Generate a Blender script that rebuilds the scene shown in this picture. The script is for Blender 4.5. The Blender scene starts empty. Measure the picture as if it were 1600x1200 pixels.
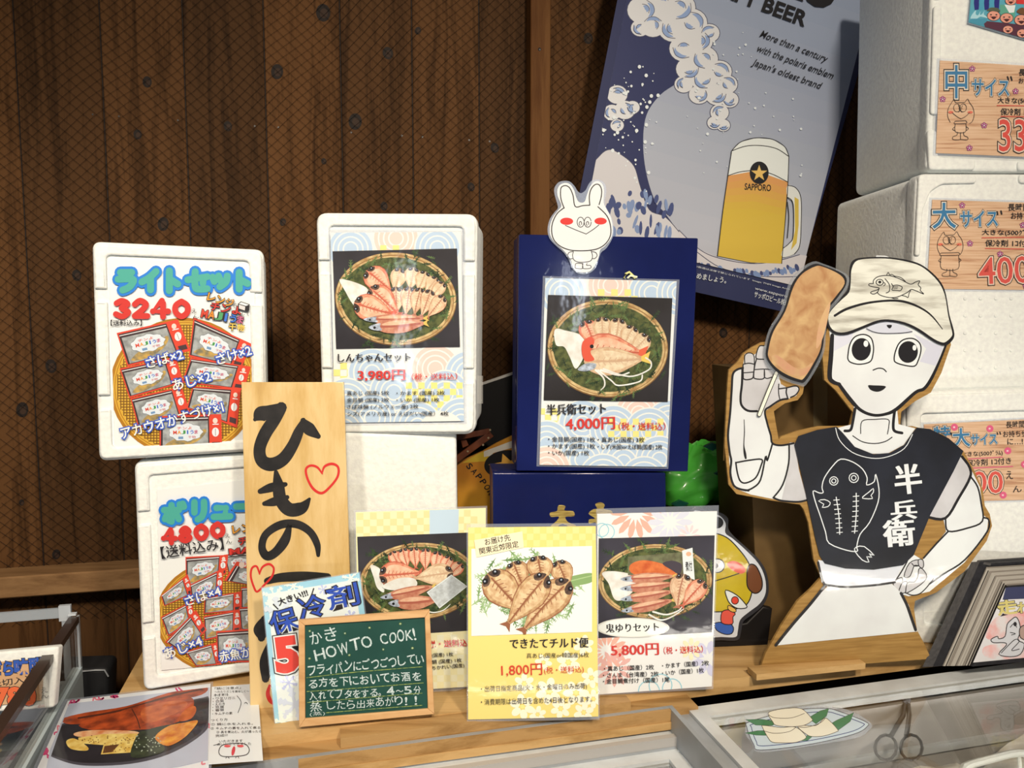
import bpy, math, random
from mathutils import Vector
from mathutils.geometry import tessellate_polygon
random.seed(7)
SC = bpy.context.scene
COL = SC.collection
R = math.radians

# ---------------------------------------------------------------- camera, light, exposure
FPX, PITCH = 1180.0, 5.0
CAM = Vector((0, 0, 1.5))
cam_d = bpy.data.cameras.new('camera'); cam_d.sensor_width = 36; cam_d.lens = 36 * FPX / 1600
cam_d.clip_start = .02
cam_o = bpy.data.objects.new('camera', cam_d); COL.objects.link(cam_o)
cam_o.location = CAM; cam_o.rotation_euler = (R(90 - PITCH), 0, 0)
SC.camera = cam_o
SC.view_settings.view_transform = 'Standard'; SC.view_settings.look = 'None'
SC.view_settings.exposure = 0.0; SC.view_settings.gamma = 1.0
SC.view_settings.use_curve_mapping = False
try:
    SC.cycles.use_denoising = True
    SC.cycles.max_bounces = 8; SC.cycles.transparent_max_bounces = 16
    SC.cycles.caustics_reflective = False; SC.cycles.caustics_refractive = False
except Exception: pass
wd = bpy.data.worlds.new('world'); SC.world = wd; wd.use_nodes = True
wd.node_tree.nodes['Background'].inputs[0].default_value = (1, .90, .78, 1)
wd.node_tree.nodes['Background'].inputs[1].default_value = .10
def lamp(name, loc, to, power, size, color, spot=None):
    l = bpy.data.lights.new(name, 'SPOT' if spot else 'AREA'); l.energy = power; l.color = color
    if spot: l.spot_size = R(spot); l.spot_blend = .6; l.shadow_soft_size = size
    else: l.shape = 'DISK'; l.size = size
    o = bpy.data.objects.new(name, l); COL.objects.link(o); o.location = loc
    o.rotation_euler = (Vector(to) - Vector(loc)).to_track_quat('-Z', 'Y').to_euler()
    return o
WARM = (1, .85, .66)
lamp('ceiling_lamp', (.85, -.6, 2.75), (.95, 1.5, 1.25), 43, .25, WARM)
lamp('ceiling_spot', (.15, -.85, 2.75), (-.25, 1.45, 1.0), 132, .12, WARM, spot=62)
lamp('ceiling_spot', (-.65, -.7, 2.75), (-.72, 1.35, 1.0), 106, .12, WARM, spot=48)
def glare_lamp(loc, to, w, h, power, color):
    l = bpy.data.lights.new('unseen_glare_lamp', 'AREA'); l.shape = 'RECTANGLE'; l.size = w; l.size_y = h; l.energy = power; l.color = color
    o = bpy.data.objects.new('unseen_glare_lamp', l); COL.objects.link(o); o.location = loc
    o.rotation_euler = (Vector(to) - Vector(loc)).to_track_quat('-Z', 'Y').to_euler()
# unseen cool strip lamps behind the camera, added for glare on the laminated sheets
glare_lamp((-.82, -1.6, 1.45), (-.2, 1.4, 1.3), .05, .7, 2.4, (.82, .9, 1))
glare_lamp((1.02, -1.6, 1.62), (.15, 1.4, 1.4), .07, .4, 2.2, (.8, .86, 1))

# ---------------------------------------------------------------- projection of the view onto real planes
FWD = Vector((0, math.cos(R(PITCH)), -math.sin(R(PITCH))))
DWN = Vector((0, -math.sin(R(PITCH)), -math.cos(R(PITCH))))
def ray(px, py): return FWD + Vector(((px - 800) / FPX, 0, 0)) + DWN * ((py - 600) / FPX)
def at_z(px, py, z): d = ray(px, py); return CAM + d * ((z - CAM.z) / d.z)
def at_d(px, py, d): return CAM + ray(px, py) * d
class Plane:
    """a real plane: o a point on it, n its normal towards the room, U and V its axes"""
    def __init__(s, o, yaw=0, lean=0):
        y, l = R(yaw), R(lean)
        s.o = Vector(o); s.U = Vector((math.cos(y), math.sin(y), 0))
        n0 = Vector((math.sin(y), -math.cos(y), 0))
        s.n = n0 * math.cos(l) + Vector((0, 0, math.sin(l))); s.V = s.n.cross(s.U)
    def at(s, px, py, off=0):
        d = ray(px, py); t = (s.o - CAM).dot(s.n) / d.dot(s.n)
        return CAM + d * t + s.n * off
    def uv(s, px, py):
        q = s.at(px, py) - s.o; return (q.dot(s.U), q.dot(s.V))
    def w(s, u, v, off=0): return s.o + s.U * u + s.V * v + s.n * off
    def moved(s, d):
        q = Plane((0, 0, 0)); q.o, q.U, q.V, q.n = s.o + s.n * d, s.U, s.V, s.n; return q
def stand(px, py, z, yaw=0, lean=0): return Plane(at_z(px, py, z), yaw, lean)
def deep(px, py, d, yaw=0, lean=0): return Plane(at_d(px, py, d), yaw, lean)
def flat(px, py, z, yaw=0, tilt=0): return Plane(at_z(px, py, z), yaw, 90 - tilt)

# ---------------------------------------------------------------- materials
def lin(c): c /= 255.; return c / 12.92 if c <= .04045 else ((c + .055) / 1.055) ** 2.4
REF = [lin(v) for v in (232, 219, 203)]
def alb(rgb): return tuple(min(.92, max(.004, .82 * lin(v) / r)) for v, r in zip(rgb, REF))
MATS = {}
def nodes(name):
    m = bpy.data.materials.new(name); m.use_nodes = True
    nt = m.node_tree; return m, nt, nt.nodes['Principled BSDF']
def N(nt, t, **k):
    n = nt.nodes.new('ShaderNode' + t)
    for a, b in k.items(): setattr(n, a, b)
    return n
def ramp(nt, stops):
    r = N(nt, 'ValToRGB'); e = r.color_ramp.elements
    while len(e) < len(stops): e.new(.5)
    for i, (p, c) in enumerate(stops): e[i].position = p; e[i].color = (*c[:3], 1)
    return r
def ink(rgb, rough=.45, coat=0., var=None, scale=40, bump=0., metal=0., vs=(1, 1, 1), dist=0., lo=.35, hi=.65, detail=4, cbump=.05):
    """a surface of one colour, or two mixed by noise (var), optionally under glossy film (coat)"""
    key = (rgb, rough, coat, var, scale, bump, metal, vs, dist, lo, hi, detail, cbump)
    if key in MATS: return MATS[key]
    m, nt, b = nodes('surface'); L = nt.links.new
    b.inputs['Base Color'].default_value = (*alb(rgb), 1); b.inputs['Roughness'].default_value = rough
    b.inputs['Metallic'].default_value = metal; b.inputs['Specular IOR Level'].default_value = .3
    tc = N(nt, 'TexCoord')
    if var or bump:
        mp = N(nt, 'Mapping'); mp.inputs['Scale'].default_value = vs; L(tc.outputs['Object'], mp.inputs[0])
        nz = N(nt, 'TexNoise'); nz.inputs['Scale'].default_value = scale; nz.inputs['Detail'].default_value = detail
        nz.inputs['Distortion'].default_value = dist; L(mp.outputs[0], nz.inputs['Vector'])
        if var:
            r = ramp(nt, [(lo, alb(rgb)), (hi, alb(var))]); L(nz.outputs['Fac'], r.inputs[0]); L(r.outputs[0], b.inputs['Base Color'])
        if bump:
            bp = N(nt, 'Bump'); bp.inputs['Strength'].default_value = bump; bp.inputs['Distance'].default_value = .003
            L(nz.outputs['Fac'], bp.inputs['Height']); L(bp.outputs[0], b.inputs['Normal'])
    if coat:
        b.inputs['Coat Weight'].default_value = coat; b.inputs['Coat Roughness'].default_value = .07
        n2 = N(nt, 'TexNoise'); n2.inputs['Scale'].default_value = 16; n2.inputs['Detail'].default_value = 3
        L(tc.outputs['Object'], n2.inputs['Vector'])
        b2 = N(nt, 'Bump'); b2.inputs['Strength'].default_value = cbump * 4; b2.inputs['Distance'].default_value = .004
        L(n2.outputs['Fac'], b2.inputs['Height']); L(b2.outputs[0], b.inputs['Coat Normal'])
    MATS[key] = m; return m
def P(r, g, b, var=None, scale=60, **k):          # laminated print
    k.setdefault('coat', .5); return ink((r, g, b), .5, var=var, scale=scale, **k)
def Q(r, g, b, **k): return ink((r, g, b), **k)     # uncoated
def film(alpha=.16, rgb=(200, 200, 205), rough=.06, name='clear_film'):
    key = ('film', alpha, rgb, rough)
    if key in MATS: return MATS[key]
    m, nt, b = nodes(name); L = nt.links.new
    b.inputs['Base Color'].default_value = (*alb(rgb), 1); b.inputs['Alpha'].default_value = alpha
    b.inputs['Roughness'].default_value = rough; b.inputs['Specular IOR Level'].default_value = .6
    tc = N(nt, 'TexCoord'); n2 = N(nt, 'TexNoise'); n2.inputs['Scale'].default_value = 25
    L(tc.outputs['Object'], n2.inputs['Vector'])
    bp = N(nt, 'Bump'); bp.inputs['Strength'].default_value = .3; bp.inputs['Distance'].default_value = .004
    L(n2.outputs['Fac'], bp.inputs['Height']); L(bp.outputs[0], b.inputs['Normal'])
    MATS[key] = m; return m
def glass(tint=(.97, .96, .94), k=.9):
    m, nt, b = nodes('glass'); L = nt.links.new; nt.nodes.remove(b)
    tr = N(nt, 'BsdfTransparent'); tr.inputs[0].default_value = (*[k * t for t in tint], 1)
    gl = N(nt, 'BsdfGlossy'); gl.inputs['Roughness'].default_value = .02
    fr = N(nt, 'Fresnel'); mx = N(nt, 'MixShader'); ge = N(nt, 'NewGeometry')
    io = N(nt, 'Math', operation='MULTIPLY_ADD'); io.inputs[1].default_value = 1 / 1.45 - 1.45; io.inputs[2].default_value = 1.45
    L(ge.outputs['Backfacing'], io.inputs[0]); L(io.outputs[0], fr.inputs[0])
    L(fr.outputs[0], mx.inputs[0]); L(tr.outputs[0], mx.inputs[1]); L(gl.outputs[0], mx.inputs[2])
    L(mx.outputs[0], nt.nodes['Material Output'].inputs[0]); return m
def wood(c1, c2, c3, axis=0, scale=9, rough=.55, stretch=16, spec=.3, coat=0):
    """sawn timber: grain running along one object axis"""
    m, nt, b = nodes('timber'); L = nt.links.new
    tc = N(nt, 'TexCoord'); mp = N(nt, 'Mapping'); s = [stretch] * 3; s[axis] = 1.; mp.inputs['Scale'].default_value = s
    L(tc.outputs['Object'], mp.inputs[0])
    a = N(nt, 'TexNoise'); a.inputs['Scale'].default_value = scale * .35; a.inputs['Detail'].default_value = 6; a.inputs['Distortion'].default_value = 1.2
    f = N(nt, 'TexNoise'); f.inputs['Scale'].default_value = scale * 1.6; f.inputs['Detail'].default_value = 5; f.inputs['Roughness'].default_value = .7
    L(mp.outputs[0], a.inputs['Vector']); L(mp.outputs[0], f.inputs['Vector'])
    r = ramp(nt, [(.3, alb(c1)), (.5, alb(c2)), (.68, alb(c3))])
    ad = N(nt, 'Math', operation='MULTIPLY_ADD'); ad.inputs[1].default_value = .45
    sb = N(nt, 'Math', operation='SUBTRACT'); sb.inputs[1].default_value = .10
    L(f.outputs['Fac'], ad.inputs[0]); L(a.outputs['Fac'], ad.inputs[2]); L(ad.outputs[0], sb.inputs[0]); L(sb.outputs[0], r.inputs[0])
    b.inputs['Specular IOR Level'].default_value = spec
    L(r.outputs[0], b.inputs['Base Color']); b.inputs['Roughness'].default_value = rough
    if coat: b.inputs['Coat Weight'].default_value = coat; b.inputs['Coat Roughness'].default_value = .1
    bp = N(nt, 'Bump'); bp.inputs['Strength'].default_value = .25; bp.inputs['Distance'].default_value = .002
    L(f.outputs['Fac'], bp.inputs['Height']); L(bp.outputs[0], b.inputs['Normal'])
    return m
BLK = P(30, 28, 30); WHT = P(228, 224, 218); RED = P(205, 52, 44)
FOAM = ink((238, 231, 218), .75, var=(228, 220, 206), scale=120, bump=.35, detail=3)
FILM = film()

# ---------------------------------------------------------------- mesh building
def reg(o, label=None, cat=None, group=None, kind=None):
    for k, v in (('label', label), ('category', cat), ('group', group), ('kind', kind)):
        if v: o[k] = v
    return o
def empty(name, loc, label, cat, group=None):
    o = bpy.data.objects.new(name, None); COL.objects.link(o); o.location = loc; o.empty_display_size = .05
    return reg(o, label, cat, group)
class MB:
    def __init__(s): s.V, s.F, s.M, s.mats, s.sm = [], [], [], [], []
    def mi(s, m):
        if m not in s.mats: s.mats.append(m)
        return s.mats.index(m)
    def face(s, idx, m, smooth=False): s.F.append(tuple(idx)); s.M.append(s.mi(m)); s.sm.append(smooth)
    def quad(s, a, b, c, d, m):
        k = len(s.V); s.V += [a, b, c, d]; s.face((k, k + 1, k + 2, k + 3), m)
    def loft(s, loops, m, cap0=True, cap1=True, closed=True, smooth=True):
        k = len(s.V); n = len(loops[0])
        for l in loops: s.V += [Vector(p) for p in l]
        for i in range(len(loops) - 1):
            for j in range(n if closed else n - 1):
                a, b = k + i * n + j, k + i * n + (j + 1) % n
                s.face((a, b, b + n, a + n), m, smooth)
        for c, i in ((cap0, 0), (cap1, len(loops) - 1)):
            if c:
                for t in tessellate_polygon([loops[i]]): s.face([k + i * n + q for q in t], m)
        return s
    def box(s, c, ax, ay, az, m):
        """box centred at c with half-extent vectors ax, ay, az"""
        c, ax, ay, az = map(Vector, (c, ax, ay, az)); k = len(s.V)
        s.V += [c + ax * i + ay * j + az * l for i in (-1, 1) for j in (-1, 1) for l in (-1, 1)]
        for f in ((0, 1, 3, 2), (4, 6, 7, 5), (0, 4, 5, 1), (2, 3, 7, 6), (0, 2, 6, 4), (1, 5, 7, 3)): s.face([k + q for q in f], m)
        return s
    def tube(s, pts, r, m, n=8, r1=None):
        pts = [Vector(p) for p in pts]; loops = []
        for i, p in enumerate(pts):
            d = (pts[min(i + 1, len(pts) - 1)] - pts[max(i - 1, 0)]).normalized()
            a = d.cross(Vector((0, 0, 1)) if abs(d.z) < .9 else Vector((1, 0, 0))).normalized(); b = d.cross(a)
            rr = r if r1 is None else r + (r1 - r) * i / (len(pts) - 1)
            loops.append([p + a * rr * math.cos(2 * math.pi * q / n) + b * rr * math.sin(2 * math.pi * q / n) for q in range(n)])
        return s.loft(loops, m)
    def slab(s, pl, pts, thick, m, bevel=.0, off=0., seg=3, back=None):
        """solid cut to an outline drawn on a plane; off is where its front face lies"""
        L2 = [pl.uv(*p) for p in pts]
        if sum(a[0] * b[1] - b[0] * a[1] for a, b in zip(L2, L2[1:] + L2[:1])) < 0: L2.reverse()
        loops = []
        if bevel:
            for q in range(seg + 1):
                t = q / seg * math.pi / 2
                loops.append([pl.w(u, v, off - bevel * (1 - math.cos(t))) for u, v in inset(L2, bevel * (1 - math.sin(t)))])
        else: loops = [[pl.w(u, v, off) for u, v in L2]]
        bl = inset(L2, back) if back else L2
        loops.append([pl.w(u, v, off - thick) for u, v in bl])
        return s.loft(loops, m)
    def build(s, name, parent=None, origin=None, bev=None):
        o0 = Vector(origin if origin is not None else (0, 0, 0))
        if parent is not None:
            q = parent
            o0 = Vector((0, 0, 0))
            while q is not None: o0 += Vector(q.location); q = q.parent
        me = bpy.data.meshes.new(name); me.from_pydata([tuple(Vector(v) - o0) for v in s.V], [], s.F)
        for m in s.mats: me.materials.append(m)
        me.polygons.foreach_set('material_index', s.M); me.polygons.foreach_set('use_smooth', s.sm)
        me.update()
        if any(s.sm): me.set_sharp_from_angle(angle=R(38))
        o = bpy.data.objects.new(name, me); COL.objects.link(o)
        if parent is not None: o.parent = parent
        else: o.location = o0
        return o
def inset(L, d):
    n = len(L); out = []
    for i in range(n):
        a, b, c = Vector(L[i - 1]), Vector(L[i]), Vector(L[(i + 1) % n])
        e1, e2 = (b - a), (c - b)
        if e1.length < 1e-9 or e2.length < 1e-9: out.append(tuple(b)); continue
        e1.normalize(); e2.normalize()
        n1, n2 = Vector((-e1.y, e1.x)), Vector((-e2.y, e2.x)); t = n1 + n2
        k = max(.35, t.dot(t) / 2)
        out.append(tuple(b + t * (d / k)))
    return out
def rnd(pts, r, n=4):
    """round the corners of an outline"""
    out = []; m = len(pts)
    for i in range(m):
        a, b, c = Vector(pts[i - 1]), Vector(pts[i]), Vector(pts[(i + 1) % m])
        rr = r[i] if isinstance(r, (list, tuple)) else r
        d1, d2 = (a - b), (c - b); rr = min(rr, d1.length * .45, d2.length * .45)
        if rr < .01: out.append(tuple(b)); continue
        p, q = b + d1.normalized() * rr, b + d2.normalized() * rr
        for k in range(n + 1):
            t = k / n; out.append(tuple(p * (1 - t) ** 2 + b * 2 * t * (1 - t) + q * t * t))
    return out
def spline(pts, n=6, closed=False):
    P_ = [Vector(p) for p in pts]; m = len(P_); out = []
    for i in range(m if closed else m - 1):
        g = lambda k: P_[k % m] if closed else P_[max(0, min(m - 1, k))]
        p0, p1, p2, p3 = g(i - 1), g(i), g(i + 1), g(i + 2)
        for k in range(n):
            t = k / n
            out.append(tuple(.5 * ((2 * p1) + (p2 - p0) * t + (2 * p0 - 5 * p1 + 4 * p2 - p3) * t * t + (3 * p1 - p0 - 3 * p2 + p3) * t ** 3)))
    if not closed: out.append(tuple(P_[-1]))
    return out
TXT = {}
def glyphs(s, off):
    key = (s, round(off, 4))
    if key not in TXT:
        c = bpy.data.curves.new('t', 'FONT'); c.body = s; c.size = 1; c.resolution_u = 3; c.offset = off; c.fill_mode = 'FRONT'
        o = bpy.data.objects.new('t', c); COL.objects.link(o); me = o.to_mesh()
        TXT[key] = ([tuple(v.co)[:2] for v in me.vertices], [tuple(p.vertices) for p in me.polygons])
        o.to_mesh_clear(); bpy.data.objects.remove(o); bpy.data.curves.remove(c)
    return TXT[key]
def clip_poly(pts, clip):
    for i in range(len(clip)):
        a, b = clip[i], clip[(i + 1) % len(clip)]
        side = lambda p: (b[0] - a[0]) * (p[1] - a[1]) - (b[1] - a[1]) * (p[0] - a[0])
        out = []
        for j in range(len(pts)):
            p, q = pts[j], pts[(j + 1) % len(pts)]; sp, sq = side(p), side(q)
            if sp >= 0: out.append(p)
            if sp * sq < 0: t = sp / (sp - sq); out.append((p[0] + (q[0] - p[0]) * t, p[1] + (q[1] - p[1]) * t))
        pts = out
        if len(pts) < 3: return []
    return pts
ST_ = {'ラ': [[(.2, .08), (.8, .08)], ['s', (.08, .42), (.85, .42), (.8, .68), (.6, .86), (.32, .97)]], 'イ': [['s', (.85, .05), (.5, .36), (.1, .58)], [(.56, .35), (.56, .98)]],
       'ト': [[(.35, .02), (.35, .98)], [(.37, .42), (.92, .66)]], 'セ': [[(.02, .46), (.92, .30), (.72, .62)], ['s', (.36, .04), (.36, .78), (.5, .94), (.92, .92)]],
       'ッ': [[(.08, .42), (.18, .66)], [(.42, .36), (.52, .6)], ['s', (.92, .36), (.84, .7), (.5, .96)]], 'ボ': [[(.02, .34), (.74, .34)], [(.38, .08), (.38, .95), (.26, .9)], [(.18, .52), (.06, .82)], [(.6, .52), (.74, .82)], [(.78, .04), (.84, .2)], [(.93, .0), (.99, .16)]],
       'リ': [[(.18, .06), (.18, .6)], ['s', (.8, .04), (.8, .5), (.66, .82), (.4, .97)]], 'ュ': [[(.18, .36), (.72, .36), (.66, .9)], [(.02, .94), (.98, .9)]], 'ー': [[(.04, .52), (.96, .48)]], 'ム': [[(.5, .05), (.15, .85), (.8, .8)], [(.65, .5), (.92, .95)]],
       '3': [['s', (.14, .2), (.46, .06), (.8, .24), (.44, .47), (.84, .7), (.5, .95), (.1, .82)]], '2': [['s', (.14, .26), (.46, .05), (.82, .26), (.6, .56), (.14, .92)], [(.14, .93), (.9, .93)]],
       '4': [[(.6, .05), (.1, .66), (.94, .66)], [(.66, .2), (.66, .97)]], '0': [['s', (.5, .05), (.14, .3), (.14, .7), (.5, .95), (.86, .7), (.86, .3), (.5, .05)]],
       '8': [['s', (.5, .48), (.2, .28), (.5, .05), (.8, .28), (.5, .48), (.12, .74), (.5, .95), (.88, .74), (.5, .48)]]}
class Art(MB):
    """print or paint lying on a plane, in thin layers, each later one on top"""
    STEP = 1.3e-5
    def __init__(s, pl, z=(0, 0, 1), off=.0003, clip=None):
        super().__init__(); s.pl, s.z, s.off, s.clip = pl, z, off, None
        if clip: s.setclip(clip)
    def over(s): return Art(s.pl, s.z, off=s.off + 5e-5)
    def T(s, p): return (s.z[0] + p[0] * s.z[2], s.z[1] + p[1] * s.z[2])
    def setclip(s, pts, raw=False):
        if pts is None: s.clip = None; return
        c = [p if raw else s.T(p) for p in pts]
        if sum(a[0] * b[1] - b[0] * a[1] for a, b in zip(c, c[1:] + c[:1])) < 0: c.reverse()
        s.clip = c
    def up(s, k=1): s.off += s.STEP * k
    def cvx(s, pts, m):
        if s.clip: pts = clip_poly(pts, s.clip)
        if len(pts) < 3: return
        k = len(s.V); s.V += [s.pl.at(p[0], p[1], s.off) for p in pts]; s.face(range(k, k + len(pts)), m)
    def poly(s, pts, m, lay=True):
        if lay: s.up()
        q = [s.T(p) for p in pts]
        tris = tessellate_polygon([[Vector((x, y, 0)) for x, y in q]])
        if s.clip:
            for t in tris:
                tri = [q[i] for i in t]; s.cvx(tri, m)
        else:
            k = len(s.V); s.V += [s.pl.at(x, y, s.off) for x, y in q]
            for t in tris: s.face([k + i for i in t], m)
    def sp(s, pts, m, n=5, lay=True): s.poly(spline(pts, n, True), m, lay)
    def ell(s, cx, cy, rx, ry, m, rot=0, n=28, lay=True):
        if not lay: s.off += 4e-6
        c, d = math.cos(R(rot)), math.sin(R(rot)); pts = []
        for k in range(n):
            a = 2 * math.pi * k / n; x, y = rx * math.cos(a), ry * math.sin(a)
            pts.append((cx + x * c - y * d, cy + x * d + y * c))
        s.poly(pts, m, lay)
    def line(s, pts, w, m, closed=False, n=5, smooth=True, lay=True, cap=True):
        s.off += s.STEP if lay else 4e-6
        if smooth and len(pts) > 2:
            W = [w] * len(pts) if not isinstance(w, (list, tuple)) else list(w)
            q = spline([(p[0], p[1], x) for p, x in zip(pts, W)], n, closed)
        else:
            W = [w] * len(pts) if not isinstance(w, (list, tuple)) else list(w)
            q = [(p[0], p[1], x) for p, x in zip(pts, W)]
        m_ = len(q); Lf, Rt = [], []
        for i in range(m_):
            a = q[i - 1] if closed else q[max(0, i - 1)]; b = q[(i + 1) % m_] if closed else q[min(m_ - 1, i + 1)]
            d = Vector((b[0] - a[0], b[1] - a[1])); d = d.normalized() if d.length > 1e-9 else Vector((1, 0))
            h = max(.01, q[i][2]) / 2; Lf.append((q[i][0] - d.y * h, q[i][1] + d.x * h)); Rt.append((q[i][0] + d.y * h, q[i][1] - d.x * h))
        for i in range(m_ if closed else m_ - 1):
            j = (i + 1) % m_
            s.cvx([s.T(p) for p in (Lf[i], Lf[j], Rt[j], Rt[i])], m)
        if cap and not closed:
            for e in (q[0], q[-1]):
                if e[2] * s.z[2] > .8: s.ell(e[0], e[1], e[2] / 2, e[2] / 2, m, n=10, lay=False)
    def strokes(s, st, cells, w):
        """fat round-ended handwriting: characters of ST_ in cells (x, y, wide, high), w = ((width, material), ...)"""
        for wd, m in w:
            s.up()
            for ch, (x, y, cw, chh) in zip(st, cells):
                for l in ST_[ch]:
                    sm = l[0] == 's'; l = l[1:] if sm else l
                    q = [(x + u * cw, y + v * chh) for u, v in l]
                    if sm: q = spline(q, 5)
                    s.line(q, wd, m, smooth=False, lay=False, cap=False)
                    for p in q: s.ell(p[0], p[1], wd / 2, wd / 2, m, n=12, lay=False)
                    s.off += 1e-5
    def text(s, st, p0, p1, h, m, off=0., over=None, shear=0., lay=True, bold=0.):
        """writing from p0 to p1 (its baseline ends), h tall; over = more (offset, material) layers"""
        if st == 'I': c_, d_ = ((p0[0] + p1[0]) / 2, (p0[1] + p1[1]) / 2), ((p1[0] - p0[0]) * .13, (p1[1] - p0[1]) * .13); p0, p1 = (c_[0] - d_[0], c_[1] - d_[1]), (c_[0] + d_[0], c_[1] + d_[1])
        base = glyphs(st, 0); xs = [v[0] for v in base[0]]; ys = [v[1] for v in base[0]]
        x0, w = min(xs), max(xs) - min(xs); y0, hh = min(ys), max(ys) - min(ys)
        ex = Vector((p1[0] - p0[0], p1[1] - p0[1])); u = ex.normalized(); ey = Vector((u.y, -u.x)) * h
        for of, mt, dx in [(off, m, 0.)] + [(o_, m_, 0.) for o_, m_ in over or []] + ([(off, m, bold * hh / w), (off, m, -bold * hh / w)] if bold else []):
            V, F = glyphs(st, of); s.up()
            q = []
            for x, y in V:
                a, b = (x - x0) / w + dx, (y - y0) / hh
                q.append(s.T((p0[0] + ex.x * a + ey.x * b + u.x * shear * h * b, p0[1] + ex.y * a + ey.y * b + u.y * shear * h * b)))
            if s.clip:
                for f in F:
                    for t in range(1, len(f) - 1): s.cvx([q[f[0]], q[f[t]], q[f[t + 1]]], mt)
            else:
                k = len(s.V); s.V += [s.pl.at(x, y, s.off) for x, y in q]
                for f in F: s.face([k + i for i in f], mt)
def sheet(name, label, cat, pl, quad, m, thick=.0006, filmq=None, group=None, off=0.):
    """a sheet of paper or card as one thing; filmq = outline of the clear pouch round it"""
    c = sum((pl.at(*p) for p in quad), Vector()) / len(quad)
    b = MB(); b.slab(pl, quad, thick, m, off=off)
    o = b.build(name, origin=c); reg(o, label, cat, group)
    if filmq:
        f = MB(); f.slab(pl, filmq, .0003, FILM, off=off - thick - .0002); f.build('laminate_film', o)
    return o
def bil(q, u, v):
    a, b, c, d = [Vector(p) for p in q]   # TL TR BR BL
    return tuple((a * (1 - u) + b * u) * (1 - v) + (d * (1 - u) + c * u) * v)
# ---------------------------------------------------------------- the place: wall, floor, shelf, freezer
ZS = .85                                                        # top of the wooden counter
WALL = deep(800, 500, 1.86, yaw=13)
wall_mat = []
for k in range(6):
    t = (.9, 1.07, .97, 1.12, .86, 1.02)[k]
    c = lambda r, g, b: (r * t, g * t, b * t)
    wall_mat.append(wood(c(46, 27, 12), c(66, 41, 20), c(86, 55, 29), axis=2, scale=7, rough=.7, stretch=14, spec=.1))
knot = Q(26, 16, 11, rough=.7); nailm = Q(60, 56, 52, rough=.4, metal=.6)
seams = [WALL.uv(x, 200)[0] for x in (-760, -580, -410, -255, -110, 30, 163, 291, 416, 534, 645, 749, 858, 965, 1072, 1180, 1290, 1400, 1510, 1620, 1730, 1840, 1960, 2090, 2230, 2390)]
zlo, zhi = -WALL.o.z, 2.75 - WALL.o.z
b = MB()
for i in range(len(seams) - 1):
    u0, u1 = seams[i] + .0012, seams[i + 1] - .0012
    L = [(u0, zlo), (u1, zlo), (u1, zhi), (u0, zhi)]
    b.loft([[WALL.w(u, v, -.002) for u, v in L], [WALL.w(u, v, 0) for u, v in inset(L, .0015)]], wall_mat[(i * 5 + 5) % 6], cap0=False, smooth=False)
L = [(seams[0], zlo), (seams[-1], zlo), (seams[-1], zhi), (seams[0], zhi)]
b.loft([[WALL.w(u, v, -.03) for u, v in L], [WALL.w(u, v, -.002) for u, v in L]], knot)
a = Art(WALL)
for x, y, s_ in ((230, 128, 9), (215, 210, 8), (255, 350, 11), (356, 197, 8), (433, 112, 12), (505, 20, 14), (606, 83, 10), (555, 190, 13), (506, 252, 5), (600, 322, 7), (736, 292, 7),
                 (773, 231, 8), (919, 60, 9), (653, 48, 6), (120, 430, 9), (80, 572, 11), (35, 640, 12), (88, 866, 8), (34, 785, 5), (1130, 520, 8), (442, 347, 6), (1330, 60, 8)):
    a.ell(x, y, s_ * .8, s_, knot, rot=random.uniform(-20, 20), n=14)
    a.ell(x + 1, y + 1, s_ * .45, s_ * .55, Q(52, 33, 21, rough=.7), n=12)
for p in ((186, 182), (278, 188), (398, 197), (435, 199), (549, 207), (628, 212), (660, 214), (733, 219), (765, 221), (145, 179)):
    a.ell(p[0], p[1], 1.5, 1.5, nailm, n=8)
b2 = a
o = b.build('wall_back', origin=WALL.o); reg(o, kind='structure')
o2 = a.build('knot_marks', o)

# fishing net hung over the planks
nb = MB(); netm = Q(14, 9, 7, rough=.8)
U0, U1, V0, V1 = WALL.uv(-40, 500)[0], WALL.uv(1420, 500)[0], WALL.uv(800, 905)[1] - .02, WALL.uv(800, -60)[1] + .05
STEP = .0205
def wob(u, v): return (u + .006 * math.sin(v * 7 + u * 3) + .004 * math.sin(v * 19 + u * 11), v + .006 * math.sin(u * 6 + 1.3) + .004 * math.sin(u * 17 + v * 9))
span = (U1 - U0) + (V1 - V0)
for sgn in (1, -1):
    k = 0
    while k * STEP * 1.25 < span * 1.3:
        off_ = k * STEP * 1.25; k += 1
        prev = None; row = []
        for q in range(41):
            v = V0 + (V1 - V0) * q / 40
            u = (U0 - (V1 - V0) + off_ + (v - V0) * 1.12) if sgn > 0 else (U1 + (V1 - V0) - off_ - (v - V0) * 1.12)
            row.append((u, v) if U0 <= u <= U1 else None)
        seg = [p for p in row if p]
        if len(seg) < 2: continue
        W_ = [wob(*p) for p in seg]; r = .00044; base = len(nb.V)
        for (u, v) in W_:
            nb.V += [WALL.w(u - r, v, .004), WALL.w(u, v, .004 + 2 * r), WALL.w(u + r, v, .004)]
        for i in range(len(W_) - 1):
            for j in range(3):
                e, f = base + i * 3 + j, base + i * 3 + (j + 1) % 3
                nb.face((e, f, f + 3, e + 3), netm)
nb.V = [Vector(p) for p in nb.V]
reg(nb.build('fishing_net', origin=WALL.o), 'dark thin fishing net spread over the brown plank wall', 'net')

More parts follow.
